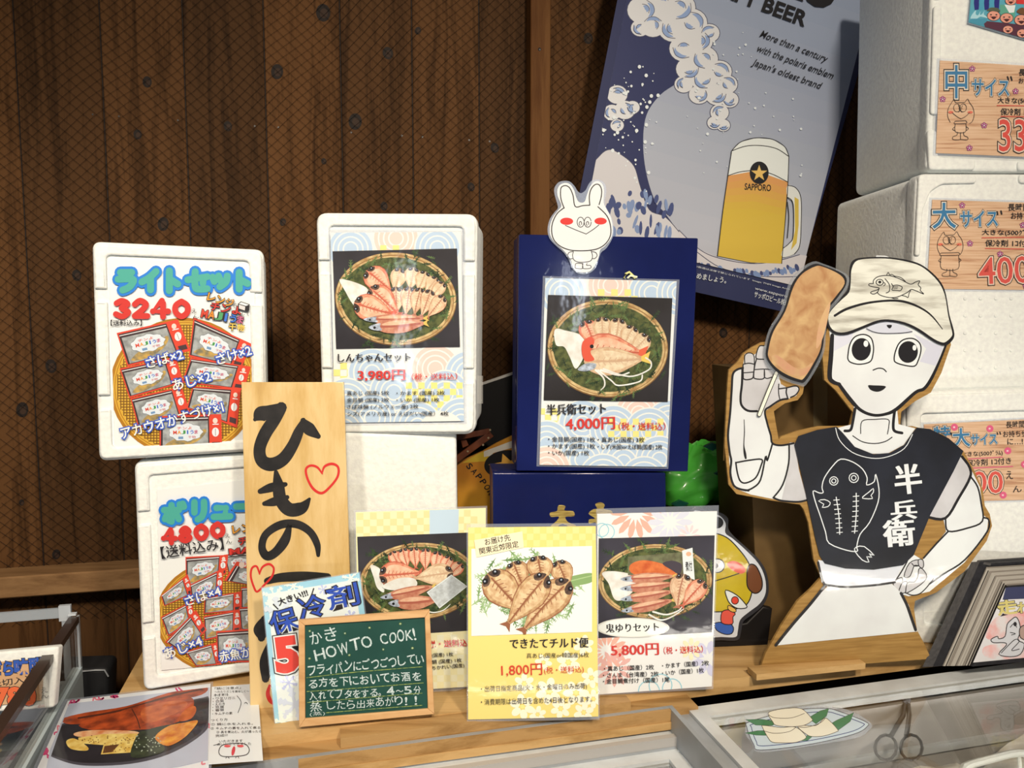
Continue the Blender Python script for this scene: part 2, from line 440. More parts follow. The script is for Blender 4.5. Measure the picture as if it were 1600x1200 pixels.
# post and rail on the wall
postm = wood((76, 43, 19), (92, 56, 27), (106, 68, 35), axis=2, scale=6, rough=.6, stretch=12, spec=.08)
b = MB(); PP = WALL.moved(.045); u0, u1 = PP.uv(829, 200)[0], PP.uv(860, 200)[0]
b.loft([[PP.w(u, v, -.045) for u, v in ((u0, zlo), (u1, zlo), (u1, zhi), (u0, zhi))], [PP.w(u, v, -.002) for u, v in ((u0, zlo), (u1, zlo), (u1, zhi), (u0, zhi))],
        [PP.w(u, v, 0) for u, v in inset([(u0, zlo), (u1, zlo), (u1, zhi), (u0, zhi)], .002)]], postm, cap0=False, smooth=False)
o = b.build('trim_1', origin=PP.o); reg(o, kind='structure')
a = Art(PP); a.ell(843, 77, 2.6, 2.8, knot, n=10); a.ell(843.5, 77.5, 1.2, 1.3, nailm, n=8); a.build('screw', o)
b = MB(); PR = WALL.moved(.07); v1, v0 = PR.uv(100, 896)[1], PR.uv(100, 929)[1]; ua, ub = PR.uv(-80, 900)[0], PR.uv(800, 900)[0]
railm = wood((96, 66, 40), (126, 90, 56), (142, 104, 66), axis=0, scale=6, rough=.6, stretch=10, spec=.1)
L = [(ua, v0), (ub, v0), (ub, v1), (ua, v1)]
b.loft([[PR.w(u, v, -.068) for u, v in L], [PR.w(u, v, -.003) for u, v in L], [PR.w(u, v, 0) for u, v in inset(L, .003)]], railm, cap0=False, smooth=False)
reg(b.build('trim_2', origin=PR.o), kind='structure')
b = MB(); fl = Q(90, 84, 76, rough=.6, var=(70, 65, 60), scale=4)
b.quad(Vector((-3, -2, 0)), Vector((3, -2, 0)), Vector((3, 3, 0)), Vector((-3, 3, 0)), fl)
reg(b.build('floor'), kind='structure')
b = MB(); b.tube([at_d(466, -60, 1.72), at_d(464, 12, 1.72), at_d(462, 47, 1.72), at_d(470, 62, 1.715), at_d(484, 86, 1.71)], .0011, Q(150, 120, 90), n=6)
reg(b.build('string', origin=at_d(464, 0, 1.72)), 'loose tan string hanging down over the netted wall', 'string')

# wooden counter the goods stand on
tim = wood((148, 106, 58), (182, 138, 82), (204, 160, 102), axis=0, scale=5, rough=.5, stretch=9)
tim2 = wood((124, 86, 44), (158, 116, 66), (182, 138, 84), axis=0, scale=6, rough=.5, stretch=12)
SH = Plane(at_z(1116, 1063, ZS), 13.5)                       # vertical plane of the front edge
ex, ey = SH.U, Vector((-SH.n.x, -SH.n.y, 0)); ez = Vector((0, 0, 1))
def sh(x, y, z): return SH.o + ex * x + ey * y + ez * (z - ZS)
lx = (at_z(181, 1092, ZS) - SH.o).dot(ex); rx = (at_z(1900, 1000, ZS) - SH.o).dot(ex)
cnt = MB()
cnt.box(sh((lx + rx) / 2, .26, ZS - .014), ex * ((rx - lx) / 2), ey * .26, ez * .0135, tim)
o = cnt.build('display_counter', origin=sh((lx + rx) / 2, .26, 0)); CNT = o
reg(o, 'light wooden counter that the foam boxes and price sheets stand on', 'counter')
b = MB(); b.box(sh((lx + rx) / 2 + .02, .30, ZS / 2 - .014), ex * ((rx - lx) / 2 - .03), ey * .20, ez * (ZS / 2 - .0145), Q(60, 44, 30, rough=.6)); b.build('base_cabinet', o)
f0 = (at_z(1074, 1086, .83) - SH.o).dot(ex)
b = MB(); b.box(sh((lx + .05 + f0) / 2, -.022, ZS - .030), ex * ((f0 - lx - .05) / 2), ey * .0215, ez * .010, tim2)
b.box(sh((lx + .05 + f0) / 2, -.026, ZS - .047), ex * ((f0 - lx - .05) / 2), ey * .020, ez * .0065, tim); b.build('front_board', o)
f1 = (at_z(532, 1150, ZS) - SH.o).dot(ex)
b = MB(); b.box(sh((f1 + f0) / 2 - .06, -.016, ZS - .011), ex * ((f0 - f1) / 2 - .06), ey * .0155, ez * .0085, tim2); b.build('edge_board', o)
# loose strip of wood in front of the cut-out figure
b = MB(); s0, s1 = at_z(1182, 1064, ZS + .002), at_z(1352, 1046, ZS + .002); d_ = (s1 - s0); n_ = Vector((-d_.y, d_.x, 0)).normalized()
b.box((s0 + s1) / 2 + n_ * .016 + ez * .0065, d_ / 2, n_ * .016, ez * .0055, tim)
reg(b.build('wooden_strip', origin=(s0 + s1) / 2), 'short loose strip of pale wood under the foot of the cardboard figure', 'wood strip')

# chest freezer along the front
ZF = .825
FO = at_z(1073, 1106, ZF); fd = at_z(1600, 1034, ZF) - FO; fx = fd.normalized(); fy = Vector((fx.y, -fx.x, 0))   # fy runs towards the room
def fr(x, y, z): return FO + fx * x + fy * y + ez * z
alu = Q(224, 219, 209, rough=.38, metal=.15, var=(204, 198, 188), scale=14, vs=(1, 1, 1))
alu2 = Q(168, 165, 160, rough=.4, metal=.2, var=(152, 149, 143), scale=10)
liner = Q(190, 182, 170, rough=.5); dark = Q(20, 19, 19, rough=.6)
fz = empty('chest_freezer', fr(0, .3, -ZF), 'grey aluminium framed chest freezer with glass lids in front of the counter', 'freezer')
XL, XR, YB, YF = -.82, 1.1, 0, .75
def bar(m, x0, x1, y0, y1, z0, z1, mat): m.box(fr((x0 + x1) / 2, (y0 + y1) / 2, (z0 + z1) / 2), fx * abs(x1 - x0) / 2, fy * abs(y1 - y0) / 2, ez * abs(z1 - z0) / 2, mat)
b = MB(); bar(b, XL, XR, -.01, YF, -ZF, -.45, alu2); bar(b, XL, XL + .03, -.01, YF, -.45, -.06, alu2); bar(b, XR - .03, XR, -.01, YF, -.45, -.06, alu2)
bar(b, XL, XR, YF - .03, YF, -.45, -.06, alu2); bar(b, XL, XR, -.01, .02, -.45, -.06, alu2)
b.build('cabinet', fz)
b = MB(); bar(b, XL + .03, XR - .03, .021, .032, -.44, -.03, Q(176, 166, 154, rough=.4)); bar(b, XL + .03, XR - .03, .032, YF - .03, -.449, -.43, liner)
bar(b, XL + .03, XR - .03, .032, .040, -.13, -.115, Q(200, 196, 188, rough=.3)); bar(b, XL + .03, XR - .03, .032, .040, -.19, -.18, Q(195, 190, 182, rough=.3)); b.build('liner', fz)  # pale bars on the back wall stand in for shelf reflections
# fixed rear rail
b = MB(); bar(b, XL, -.001, -.035, .0, -.055, -.012, alu2); bar(b, XL, -.001, -.035, -.0041, -.0119, -.004, alu); b.build('rear_rail', fz)
# right lid
b = MB(); bar(b, .0, XR, 0., .034, -.02, .0, alu); bar(b, .0, .024, .0341, YF, -.02, .0, alu); bar(b, .0241, XR, YF - .03, YF, -.02, .0, alu); b.build('lid_frame', fz)
GL = glass()
b = MB(); bar(b, .0241, XR, .0341, YF - .0301, -.008, -.004, GL); b.build('glass_lid', fz)
# mullion between the lids
b = MB(); bar(b, -.026, -.0005, -.004, YF, -.02, -.006, alu2); bar(b, -.034, -.026, -.004, YF, -.05, .006, alu2); b.build('divider', fz)
# lower sliding lid on the left
b = MB(); bar(b, XL, -.0341, -.004, .003, -.05, .006, alu2); bar(b, XL, -.0341, .003, .022, -.054, -.034, alu); bar(b, XL, -.036, .022, .034, -.06, -.046, alu2)
bar(b, XL, -.036, .034, .058, -.062, -.05, alu); bar(b, -.060, -.0361, .058, YF, -.062, -.05, alu); b.build('sliding_frame', fz)
b = MB(); bar(b, XL, -.0601, .0581, YF, -.059, -.056, GL); b.build('sliding_glass', fz)
def fill_strip(x, y, z, ln, power):
    l = bpy.data.lights.new('freezer_fill_light', 'AREA'); l.shape = 'RECTANGLE'; l.size = ln; l.size_y = .02; l.energy = power; l.color = (1, .96, .9)
    o = bpy.data.objects.new('freezer_fill_light', l); COL.objects.link(o); o.location = fr(x, y, z)
    o.rotation_euler = (fr(x, 0, -.16) - fr(x, y, z)).to_track_quat('-Z', 'Y').to_euler()
fill_strip(.55, .70, -.03, .9, 4.5); fill_strip(-.4, .70, -.07, .6, 1.6)  # unseen fill lights, added to brighten the inside of the freezer
# things inside the freezer: a frosty cloth bundle, a white basket, tongs
cl = MB(); n1, n2 = 60, 30
for i in range(n1):
    for j in range(n2):
        x = .10 + i / (n1 - 1) * .92; y = .055 + j / (n2 - 1) * .60
        e = min(1, i / 9., (n1 - 1 - i) / 6., j / 2.5, (n2 - 1 - j) / 4.)
        up_ = 1 / (1 + math.exp(-(x - .55) / .022))
        z = -.42 + max(0, e) ** .45 * (.315 + .045 * up_ + .010 * math.sin(x * 31 + y * 11) + .007 * math.sin(y * 43 - x * 12) + .006 * math.sin(x * 70 + y * 60))
        cl.V.append(fr(x, y, z))
for i in range(n1 - 1):
    for j in range(n2 - 1):
        k = i * n2 + j; cl.face((k, k + 1, k + n2 + 1, k + n2), Q(240, 228, 206, rough=.85, var=(222, 206, 180), scale=60, bump=.5), True)
reg(cl.build('frosted_bag', origin=fr(.6, .35, -.42)), 'large beige frosted bag lying inside the freezer under the glass', 'bag')
b = MB(); wp = Q(235, 230, 222, rough=.4)
ring = rnd([(.36, .205), (.525, .190), (.545, .52), (.38, .54)], .04)
b.tube([fr(x, y, -.042) for x, y in ring + ring[:1]], .006, wp)
bk = b.build('basket', origin=fr(.45, .36, -.09)); reg(bk, 'white plastic wire basket inside the freezer at the front edge', 'basket')
for x, y in ring[::2]:
    b = MB(); b.tube([fr(x, y, -.042), fr(.45 + (x - .45) * .92, .36 + (y - .36) * .92, -.10)], .003, wp, n=6); b.build('wire', bk)
sm = Q(120, 112, 104, rough=.3, metal=.7)
tgp = lambda x, y, dz: at_z(x, y, ZF + dz)
tg = empty('serving_tongs', tgp(1405, 1150, -.07), 'metal serving tongs in the freezer, seen through the glass right of the scallop sticker', 'tongs')
for x0, x1, x2 in ((1411, 1392, 1384), (1421, 1416, 1424)):
    b = MB(); b.tube([tgp((x0 + 1416) / 2, 1095, -.03), tgp(x0, 1118, -.04), tgp(x1, 1150, -.055)], .004, sm, n=8)
    b.tube([tgp(x2 + 17 * math.cos(t), 1168 + 20 * math.sin(t), -.062) for t in [k * .5236 for k in range(13)]], .0026, sm, n=6); b.build('tong_arm', tg)
b = MB(); b.tube([tgp(1417, 1092, -.028), tgp(1415, 1100, -.032)], .007, Q(190, 190, 195, rough=.2, metal=.8)); b.build('hinge_clip', tg)

# sticker of scallops on a plate, on the freezer glass
GP = Plane(fr(.0, .0, -.0036), 0, 90)
sz = (1080, 1030, .325)
a = Art(GP, sz, off=.0004); c_ = GP.at(1260, 1137)
o = sheet('scallop_sticker', 'cut-out sticker of three scallops on a blue rimmed plate, on the freezer glass', 'sticker', GP,
          [Art(GP, sz).T(p) for p in spline([(262, 300), (262, 290), (330, 285), (500, 232), (650, 228), (770, 250), (865, 310), (850, 345), (790, 380), (560, 420), (330, 448), (292, 400), (262, 362)], 4, True)], film(.35, (200, 200, 200)), thick=.0003, off=.0004)
a.sp([(268, 330), (285, 300), (480, 250), (640, 237), (720, 255), (835, 300), (848, 322), (780, 362), (560, 412), (335, 438), (300, 410)], P(206, 214, 238))
k2 = P(40, 60, 120)
a.line([(268, 330), (285, 300), (480, 250), (640, 237), (720, 255), (835, 300), (848, 322), (780, 362), (560, 412), (335, 438), (300, 410)], 3, P(50, 50, 60), closed=True)
a.line([(290, 330), (300, 312), (480, 268), (640, 254), (710, 268), (815, 305), (828, 320), (760, 352), (560, 394), (345, 418), (312, 395)], 3.5, k2, closed=True)
lf = P(72, 128, 84)
for q in ([(262, 292), (330, 290), (420, 300), (390, 320), (310, 318)], [(258, 356), (320, 345), (420, 345), (380, 368), (310, 366)], [(560, 285), (620, 250), (662, 238), (650, 275), (600, 312)], [(640, 330), (700, 295), (782, 258), (765, 300), (710, 340), (650, 360)], [(530, 395), (560, 365), (580, 375), (560, 392)]):
    a.poly(q, lf); a.line(q, 2, P(40, 70, 50), closed=True, smooth=False)
def scallop(top, bot, w):
    pass
sc1 = P(247, 232, 202); ln = P(80, 66, 50)
for body in ([(512, 328), (520, 318), (600, 320), (640, 285), (668, 300), (704, 340), (700, 350), (640, 370), (580, 373), (550, 360)], [(342, 328), (350, 320), (430, 330), (500, 328), (548, 366), (546, 385), (500, 402), (430, 404), (390, 400), (370, 380)], [(370, 265), (390, 250), (460, 238), (530, 240), (578, 285), (578, 300), (540, 320), (480, 326), (410, 320), (390, 300)]):
    a.sp(body, sc1); a.line(body, 2.6, ln, closed=True)
a.line([(514, 328), (560, 328), (620, 308), (645, 285)], 2.4, ln); a.line([(345, 345), (400, 358), (470, 350), (505, 328)], 2.4, ln); a.line([(372, 268), (400, 283), (480, 284), (545, 262)], 2.4, ln)
a.build('picture', o)
# ---------------------------------------------------------------- foam boxes
def foam_box(label, group, pl, quad, depth, lid_t=.03, pads=True, rad=14, inset_body=.004, zb=None, border=.085, top=.06):
    """white foam box stood on edge, its lid facing the room: lid (with raised grip pads on its border) and body"""
    base = sum((pl.at(*p) for p in quad[2:]), Vector()) / 2 - pl.n * depth / 2
    if zb is not None: base.z = zb
    t = empty('foam_box', base, label, 'foam box', group)
    lid = MB(); out = rnd(quad, rad, 6)
    lid.slab(pl, out, lid_t, FOAM, bevel=.007, seg=4)
    if pads:
        e, f, hs = border, top, .006
        def pad(uvs, r):
            q = [bil(quad, u, v) for u, v in uvs]
            lid.slab(pl, rnd(q, r, 3), hs + .006, FOAM, bevel=.0035, off=hs, seg=3)
        k0, k1, k2, k3 = .215, .275, .70, .765
        m = .012
        pad([(m, m), (1 - m, m), (1 - m, k0), (1 - e, k0), (1 - e, f), (e, f), (e, k0), (m, k0)], [rad * .8, rad * .8, 2, 2, 8, 8, 2, 2])
        pad([(m, k1), (e, k1), (e, k2), (m, k2)], 2); pad([(1 - e, k1), (1 - m, k1), (1 - m, k2), (1 - e, k2)], 2)
        pad([(m, k3), (e, k3), (e, 1 - f), (1 - e, 1 - f), (1 - e, k3), (1 - m, k3), (1 - m, 1 - m), (m, 1 - m)], [2, 2, 8, 8, 2, 2, rad * .8, rad * .8])
    lid.build('lid', t)
    bd = MB(); q2 = inset_px(quad, 2.5)
    bd.slab(pl, rnd(q2, rad, 5), depth - lid_t - .0005, FOAM, bevel=.004, off=-lid_t - .0005, seg=2); bd.build('body', t)
    return t
def inset_px(q, d):
    c = sum((Vector(p) for p in q), Vector((0, 0))) / len(q)
    return [tuple(Vector(p) + (c - Vector(p)).normalized() * d * 1.4) for p in q]

# ---------------------------------------------------------------- printed pictures of fish
LEAF = [P(58, 78, 44, var=(34, 48, 28), scale=90), P(92, 112, 62), P(36, 50, 30)]
LEAF2 = [P(128, 156, 98), P(96, 128, 74), P(160, 182, 128)]
FLESH = {'aji': (P(226, 196, 156, var=(196, 146, 108), scale=110), P(234, 204, 164, var=(216, 170, 130), scale=100), P(176, 110, 82)),
         'red': (P(226, 160, 122, var=(208, 108, 80), scale=110), P(234, 192, 156, var=(224, 164, 128), scale=90), P(190, 92, 68)),
         'long': (P(206, 146, 112, var=(180, 104, 80), scale=100), P(228, 184, 146, var=(220, 160, 124), scale=90), P(170, 92, 72)),
         'pale': (P(222, 192, 150, var=(198, 150, 110), scale=110), P(232, 208, 170, var=(214, 180, 140), scale=100), P(200, 160, 124)),
         'tan': (P(206, 168, 118, var=(168, 118, 76), scale=120), P(226, 194, 146, var=(198, 152, 106), scale=120), P(146, 88, 58))}
HEADK = P(58, 44, 40, var=(112, 84, 66), scale=150); EYE = P(24, 20, 22); SILV = P(196, 200, 206, var=(120, 124, 130), scale=120)
SQUID = P(232, 228, 216, var=(218, 206, 188), scale=60)
def fronds(a, cx, cy, rx, ry, n, mats, lo=.72, hi=1.08, size=16, arc=(0, 360)):
    for m in mats:
        a.up()
        for k in range(n):
            t = R(random.uniform(*arc)); d = random.uniform(lo, hi); x, y = cx + rx * d * math.cos(t), cy + ry * d * math.sin(t)
            g = random.uniform(0, 6.28); s = size * random.uniform(.6, 1.4)
            dx, dy = math.cos(g) * s, math.sin(g) * s
            a.cvx([a.T(p) for p in ((x - dx, y - dy), (x - dy * .12, y + dx * .12), (x + dx, y + dy), (x + dy * .12, y - dx * .12))], m)
            for q in (-.5, -.1, .3, .65):
                for sg in (-1, 1):
                    bx, by = x + dx * q, y + dy * q; h = g + sg * .75; e = s * .5 * (1 - abs(q) * .5)
                    ux, uy = math.cos(h) * e, math.sin(h) * e
                    a.cvx([a.T(p) for p in ((bx, by), (bx + ux * .6 - uy * .14, by + uy * .6 + ux * .14), (bx + ux, by + uy), (bx + ux * .6 + uy * .14, by + uy * .6 - ux * .14))], m)
def fish(a, h, t, w, kind, dark=True, tail=None):
    """an opened dried fish from head h to tail t, w wide"""
    base, belly, spine = FLESH[kind]; H, T_ = Vector(h), Vector(t); d = T_ - H; H, T_ = H - d * .07, T_ + d * .04; d = T_ - H; w *= 1.12; L = d.length; u = d / L; v = Vector((-u.y, u.x))
    j = random.uniform(-.05, .05)
    def q(x, y): p = H + u * (x * L) + v * (y * w / 2 + j * w * math.sin(x * 3.1)); return (p.x, p.y)
    pr = [(0, 0), (.03, .45), (.10, .72), (.22, .95), (.38, 1.), (.55, .82), (.72, .48), (.85, .2), (.90, .13), (1, .42)]
    o = [q(x, y) for x, y in pr] + [q(.965, 0)] + [q(x, -y) for x, y in reversed(pr[1:])]
    a.poly(o, spine); a.poly([q(x, y * .93) for x, y in pr[:-1]] + [q(x, -y * .93) for x, y in reversed(pr[1:-1])], base)
    for s in (1, -1): a.sp([q(.16, .12 * s), (q(.2, .62 * s)), q(.38, .74 * s), q(.6, .5 * s), q(.8, .12 * s), q(.5, .1 * s)], belly, n=3)
    a.line([q(.12, 0), q(.5, .03), q(.88, 0)], w * .05, spine, n=3)
    a.up()
    for k in range(7):
        x = .2 + k * .085
        for s in (1, -1): a.line([q(x, 0), q(x + .04, .42 * s * (1 - x))], w * .022, spine, lay=False, cap=False, smooth=False)
    if tail: a.poly([q(.86, .16), q(1, .45), q(.965, 0), q(1, -.45), q(.86, -.16)], tail)
    if dark:
        for s in (1, -1):
            a.sp([q(.0, .05 * s), q(.04, .42 * s), q(.12, .66 * s), q(.17, .42 * s), q(.12, .12 * s)], HEADK, n=3)
            a.ell(*q(.075, .38 * s), w * .085, w * .085, EYE, n=10); a.ell(*q(.07, .4 * s), w * .03, w * .03, SILV, n=6)
def longfish(a, h, t, w, kind='long'):
    base, belly, spine = FLESH[kind]; H, T_ = Vector(h), Vector(t); d = T_ - H; L = d.length; u = d / L; v = Vector((-u.y, u.x))
    def q(x, y): p = H + u * (x * L) + v * (y * w / 2); return (p.x, p.y)
    a.sp([q(.0, 0), q(.12, .4), q(.3, .9), (q(.6, 1)), q(.85, .5), q(1, .1), q(1, -.1), q(.8, -.55), q(.5, -.8), q(.2, -.6)], base, n=3)
    a.sp([q(.2, -.2), q(.35, -.55), q(.6, -.55), q(.85, -.2), q(.6, -.05), q(.35, 0)], belly, n=3)
    a.line([q(.14, 0), q(.5, .12), q(.9, 0)], w * .14, spine, n=3)
    a.sp([q(-.04, 0), q(.06, .42), q(.2, .5), q(.17, 0), q(.18, -.4), q(.06, -.3)], SILV, n=3); a.ell(*q(.07, .1), w * .09, w * .09, EYE, n=8)
    a.poly([q(.97, .15), q(1.07, .5), q(1.03, 0), q(1.06, -.5), q(.97, -.15)], P(214, 178, 90))
def plate(a, quad, cx, cy, rx, ry, rot=0, dark=(58, 54, 58)):
    """dark photograph with a bamboo tray lined with green sprigs"""
    a.poly(quad, P(*dark, var=(dark[0] - 26, dark[1] - 26, dark[2] - 28), scale=5)); a.setclip(quad)
    fronds(a, cx, cy, rx, ry, 9, LEAF[:1], .95, 1.12, size=rx * .12)
    rim = P(214, 182, 126, var=(166, 124, 74), scale=70)
    a.ell(cx, cy, rx * 1.0, ry * 1.0, P(120, 84, 46), rot, n=48); a.ell(cx, cy - ry * .01, rx * .99, ry * .985, rim, rot, n=48)
    a.ell(cx, cy, rx * .955, ry * .95, P(150, 108, 62), rot, n=48); a.ell(cx, cy + ry * .005, rx * .94, ry * .93, rim, rot, n=48)
    a.ell(cx, cy - ry * .005, rx * .905, ry * .89, P(52, 60, 32, var=(96, 98, 52), scale=110), rot, n=40)
    fronds(a, cx, cy, rx, ry, 60, LEAF, .45, .92, size=rx * .085)
    fronds(a, cx, cy, rx, ry, 12, LEAF[:2], .88, 1.08, size=rx * .10)
def squid(a, pts): a.sp(pts, SQUID); a.line(pts[:4], 2, P(206, 194, 176))
def tentacles(a, lst, w=7):
    for l in lst: a.line(l, [w, w * .8, w * .7, w * .4][:len(l)] if len(l) <= 4 else w * .7, SQUID, n=5)
WAVEB, WAVEC, WAVEP, CHK = P(182, 196, 208), P(228, 222, 208), P(232, 196, 178), P(232, 216, 128)
def seigaiha(a, cs, r, ring=WAVEB):
    for c in cs:
        m = c[2] if len(c) > 2 else ring
        for k, f in enumerate((1, .94, .78, .72, .56, .50, .34, .28)):
            a.ell(c[0], c[1], r * f, r * f, WAVEC if k % 2 == 0 else m, n=36)
def checks(a, x0, y0, nx, ny, s, m=None, sh=0.):
    a.up()
    for i in range(nx):
        for j in range(ny):
            if (i + j) % 2 == 0:
                x, y = x0 + i * s, y0 + j * s + i * s * sh
                a.cvx([a.T(p) for p in ((x, y), (x + s, y), (x + s, y + s), (x, y + s))], m or CHK)
INK = P(38, 34, 36); REDI = P(206, 54, 46)

# ---- the two stacked boxes at the left
ST = 'white foam boxes of the frozen fish sets'
PB = stand(224, 1082, ZS, yaw=16, lean=0)
boxB = foam_box('lower white foam box at the left, behind the wooden sign, with the 4800 sheet', ST, PB, [(209, 722), (478, 702), (484, 1036), (224, 1081)], .16, zb=ZS)
PA = PB.moved(.012)
boxA = foam_box('white foam box with the 3240 sheet, resting on the lower left foam box', ST, PA, [(143, 377), (412, 390), (418, 704), (154, 721)], .16)

def pack(a, q, k):
    """foil pouch of grilled fish: red edge, silver front, cloud label"""
    def c(u, v): return bil(q, u, v)
    a.poly(q, P(214, 66, 44)); a.poly([c(.02, .05), c(.80, .05), c(.80, .95), c(.02, .95)], P(60, 44, 44))
    a.poly([c(.05, .17), c(.78, .17), c(.78, .93), c(.05, .93)], P(170, 168, 160, var=(130, 128, 122), scale=90))
    a.line([c(.03, .10), c(.78, .10)], 4, P(224, 214, 206), smooth=False)
    a.sp([c(.08, .85), c(.3, .62), c(.6, .55), c(.72, .4), c(.75, .5), c(.6, .75), c(.3, .9)], P(206, 160, 74, var=(120, 110, 84), scale=100), n=3)
    cl = [c(.42 + .27 * math.cos(t) * (1 + .06 * math.cos(9 * t)), .48 + .25 * math.sin(t) * (1 + .08 * math.cos(9 * t))) for t in [i * .2094 for i in range(30)]]
    a.poly(cl, P(214, 214, 210)); a.line(cl, 1.6, P(90, 90, 90), closed=True, smooth=False)
    hh = math.dist(c(.5, 0), c(.5, 1))
    cols = [P(210, 70, 50), P(220, 140, 40), P(70, 140, 70), P(60, 100, 180), P(60, 100, 180), P(180, 70, 100)]
    for i, ch in enumerate('MAJIうま'):
        a.text(ch, c(.22 + i * .068, .53), c(.275 + i * .068, .53), hh * .1, cols[i], off=.03)
    a.text('チンよ', c(.28, .40), c(.52, .40), hh * .075, P(210, 90, 70), off=.02)
    a.text('干物', c(.46, .66), c(.58, .66), hh * .075, P(190, 90, 90), off=.01)
    a.poly([c(.30, .60), c(.38, .60), c(.38, .67), c(.30, .67)], P(110, 140, 170))
    a.ell(*c(.90, .5), hh * .10, hh * .13, P(226, 218, 210), n=16); a.line([c(.90, .4), c(.90, .6)], 2, P(90, 60, 56), smooth=False)
    a.ell(*c(.90, .18), hh * .07, hh * .08, P(226, 200, 180), n=12); a.line([c(.86, .28), c(.95, .28)], 5, P(226, 214, 206), smooth=False)
    a.poly([c(.84, .78), c(.97, .78), c(.97, .92), c(.84, .92)], P(70, 50, 50))
def basket_print(a, cx, cy, rx, ry, clip):
    a.setclip(clip); y1, y2, y3 = P(214, 162, 54), P(176, 116, 30), P(120, 78, 24)
    a.ell(cx, cy, rx, ry, y2, n=44); a.ell(cx, cy, rx * .97, ry * .97, y1, n=44)
    for k in range(-22, 23):
        t = k / 22.5; e = math.sqrt(max(0, 1 - t * t)) * .9
        a.line([(cx + rx * t * .92, cy - ry * e), (cx + rx * t * .92, cy + ry * e)], rx * .014, y3, smooth=False, lay=(k == -22), cap=False)
        a.line([(cx - rx * e, cy + ry * t * .92), (cx + rx * e, cy + ry * t * .92)], rx * .014, y3, smooth=False, lay=False, cap=False)
    for f in (.94, .97, 1.0): a.line([(cx + rx * f * math.cos(t * .1496), cy + ry * f * math.sin(t * .1496)) for t in range(42)], rx * .012, y2, closed=True, smooth=False)
BUB, BUW = P(66, 92, 176), P(236, 236, 238)
def bubble(a, s, p0, p1, h): a.text(s, p0, p1, h, BUB, off=.105, over=[(.012, BUW)])
CY, CB = P(74, 160, 140), P(38, 120, 196)
def title(a, s, p0, p1, h): a.text(s, p0, p1, h, CB, off=.11, over=[(.05, CY)])

# sheet on the upper left box
z1 = (130, 360, .3083); SA = PA.moved(.0025)
q1 = [(130, 138), (865, 180), (890, 1080), (163, 1130)]
T1 = [(z1[0] + x * z1[2], z1[1] + y * z1[2]) for x, y in q1]
sh1 = sheet('price_sheet', 'price sheet reading 3240 yen with blue bubble title, on the upper left foam box', 'price sheet', SA, T1, P(232, 226, 220), group='laminated price sheets')
a = Art(SA, z1); basket_print(a, 510, 795, 372, 350, q1)
for k, q in enumerate([[(170, 520), (480, 450), (545, 610), (225, 690)], [(560, 440), (855, 575), (800, 700), (535, 640)], [(185, 700), (470, 640), (510, 770), (235, 850)], [(545, 645), (850, 690), (815, 810), (500, 770)],
                       [(240, 850), (500, 790), (545, 930), (280, 1000)], [(556, 790), (800, 800), (780, 1000), (525, 900)], [(390, 940), (700, 930), (705, 1110), (388, 1118)]]): pack(a, q, k)
a.build('set_picture', sh1)
a = a.over(); a.setclip(q1)
a.strokes('ライトセット', [(172, 206, 95, 100), (290, 204, 95, 100), (412, 204, 75, 104), (530, 206, 108, 98), (650, 200, 88, 90), (765, 212, 75, 88)], ((62, CB), (36, CY)))
a.strokes('3240', [(160, 352, 84, 88), (252, 352, 84, 88), (346, 352, 92, 88), (460, 356, 80, 84)], ((30, RED),))
a.text('え', (552, 420), (578, 416), 22, INK); a.text('ん', (556, 450), (588, 446), 22, INK); a.text('【送料込み】', (142, 483), (300, 483), 30, INK, off=.012)
og = P(226, 150, 50)
for i, ch in enumerate('レンジ'): a.text(ch, (628 + i * 46, 352 + i * 14), (665 + i * 46, 362 + i * 14), 38, INK, off=.07, over=[(.02, og)])
a.text('で', (752, 388), (775, 394), 22, INK)
for i, ch in enumerate('チンよ'): a.text(ch, (645 + i * 55, 402 + i * 9), (688 + i * 55, 410 + i * 9), 38, INK, off=.07, over=[(.02, RED)])
a.text('して', (805, 430), (842, 434), 22, INK)
cols = [P(210, 70, 50), P(220, 130, 40), P(80, 150, 90), P(60, 110, 190), P(60, 110, 190), P(190, 90, 120)]
for i, ch in enumerate('MAJIうま'): a.text(ch, (598 + i * 36, 438 + i * 6), (628 + i * 36, 444 + i * 6), 38, INK, off=.08, over=[(.03, cols[i])])
for i, ch in enumerate('干物'): a.text(ch, (738 + i * 42, 505 + i * 3), (774 + i * 42, 508 + i * 3), 34, INK, off=.07, over=[(.02, P(236, 190, 80))])
a.poly([(785, 372), (800, 360), (845, 375), (842, 408), (825, 412), (785, 400)], INK); a.poly([(790, 376), (822, 386), (820, 406), (790, 396)], P(210, 200, 190)); a.poly([(802, 364), (840, 377), (826, 383), (790, 372)], P(226, 222, 216))
bubble(a, 'さば×2', (330, 698), (512, 650), 54); bubble(a, 'さけ×2', (686, 682), (858, 630), 54); bubble(a, 'あじ×2', (462, 812), (652, 762), 54)
bubble(a, 'アカウオかすづけ×1', (204, 1056), (716, 918), 58)
a.build('lettering', sh1)

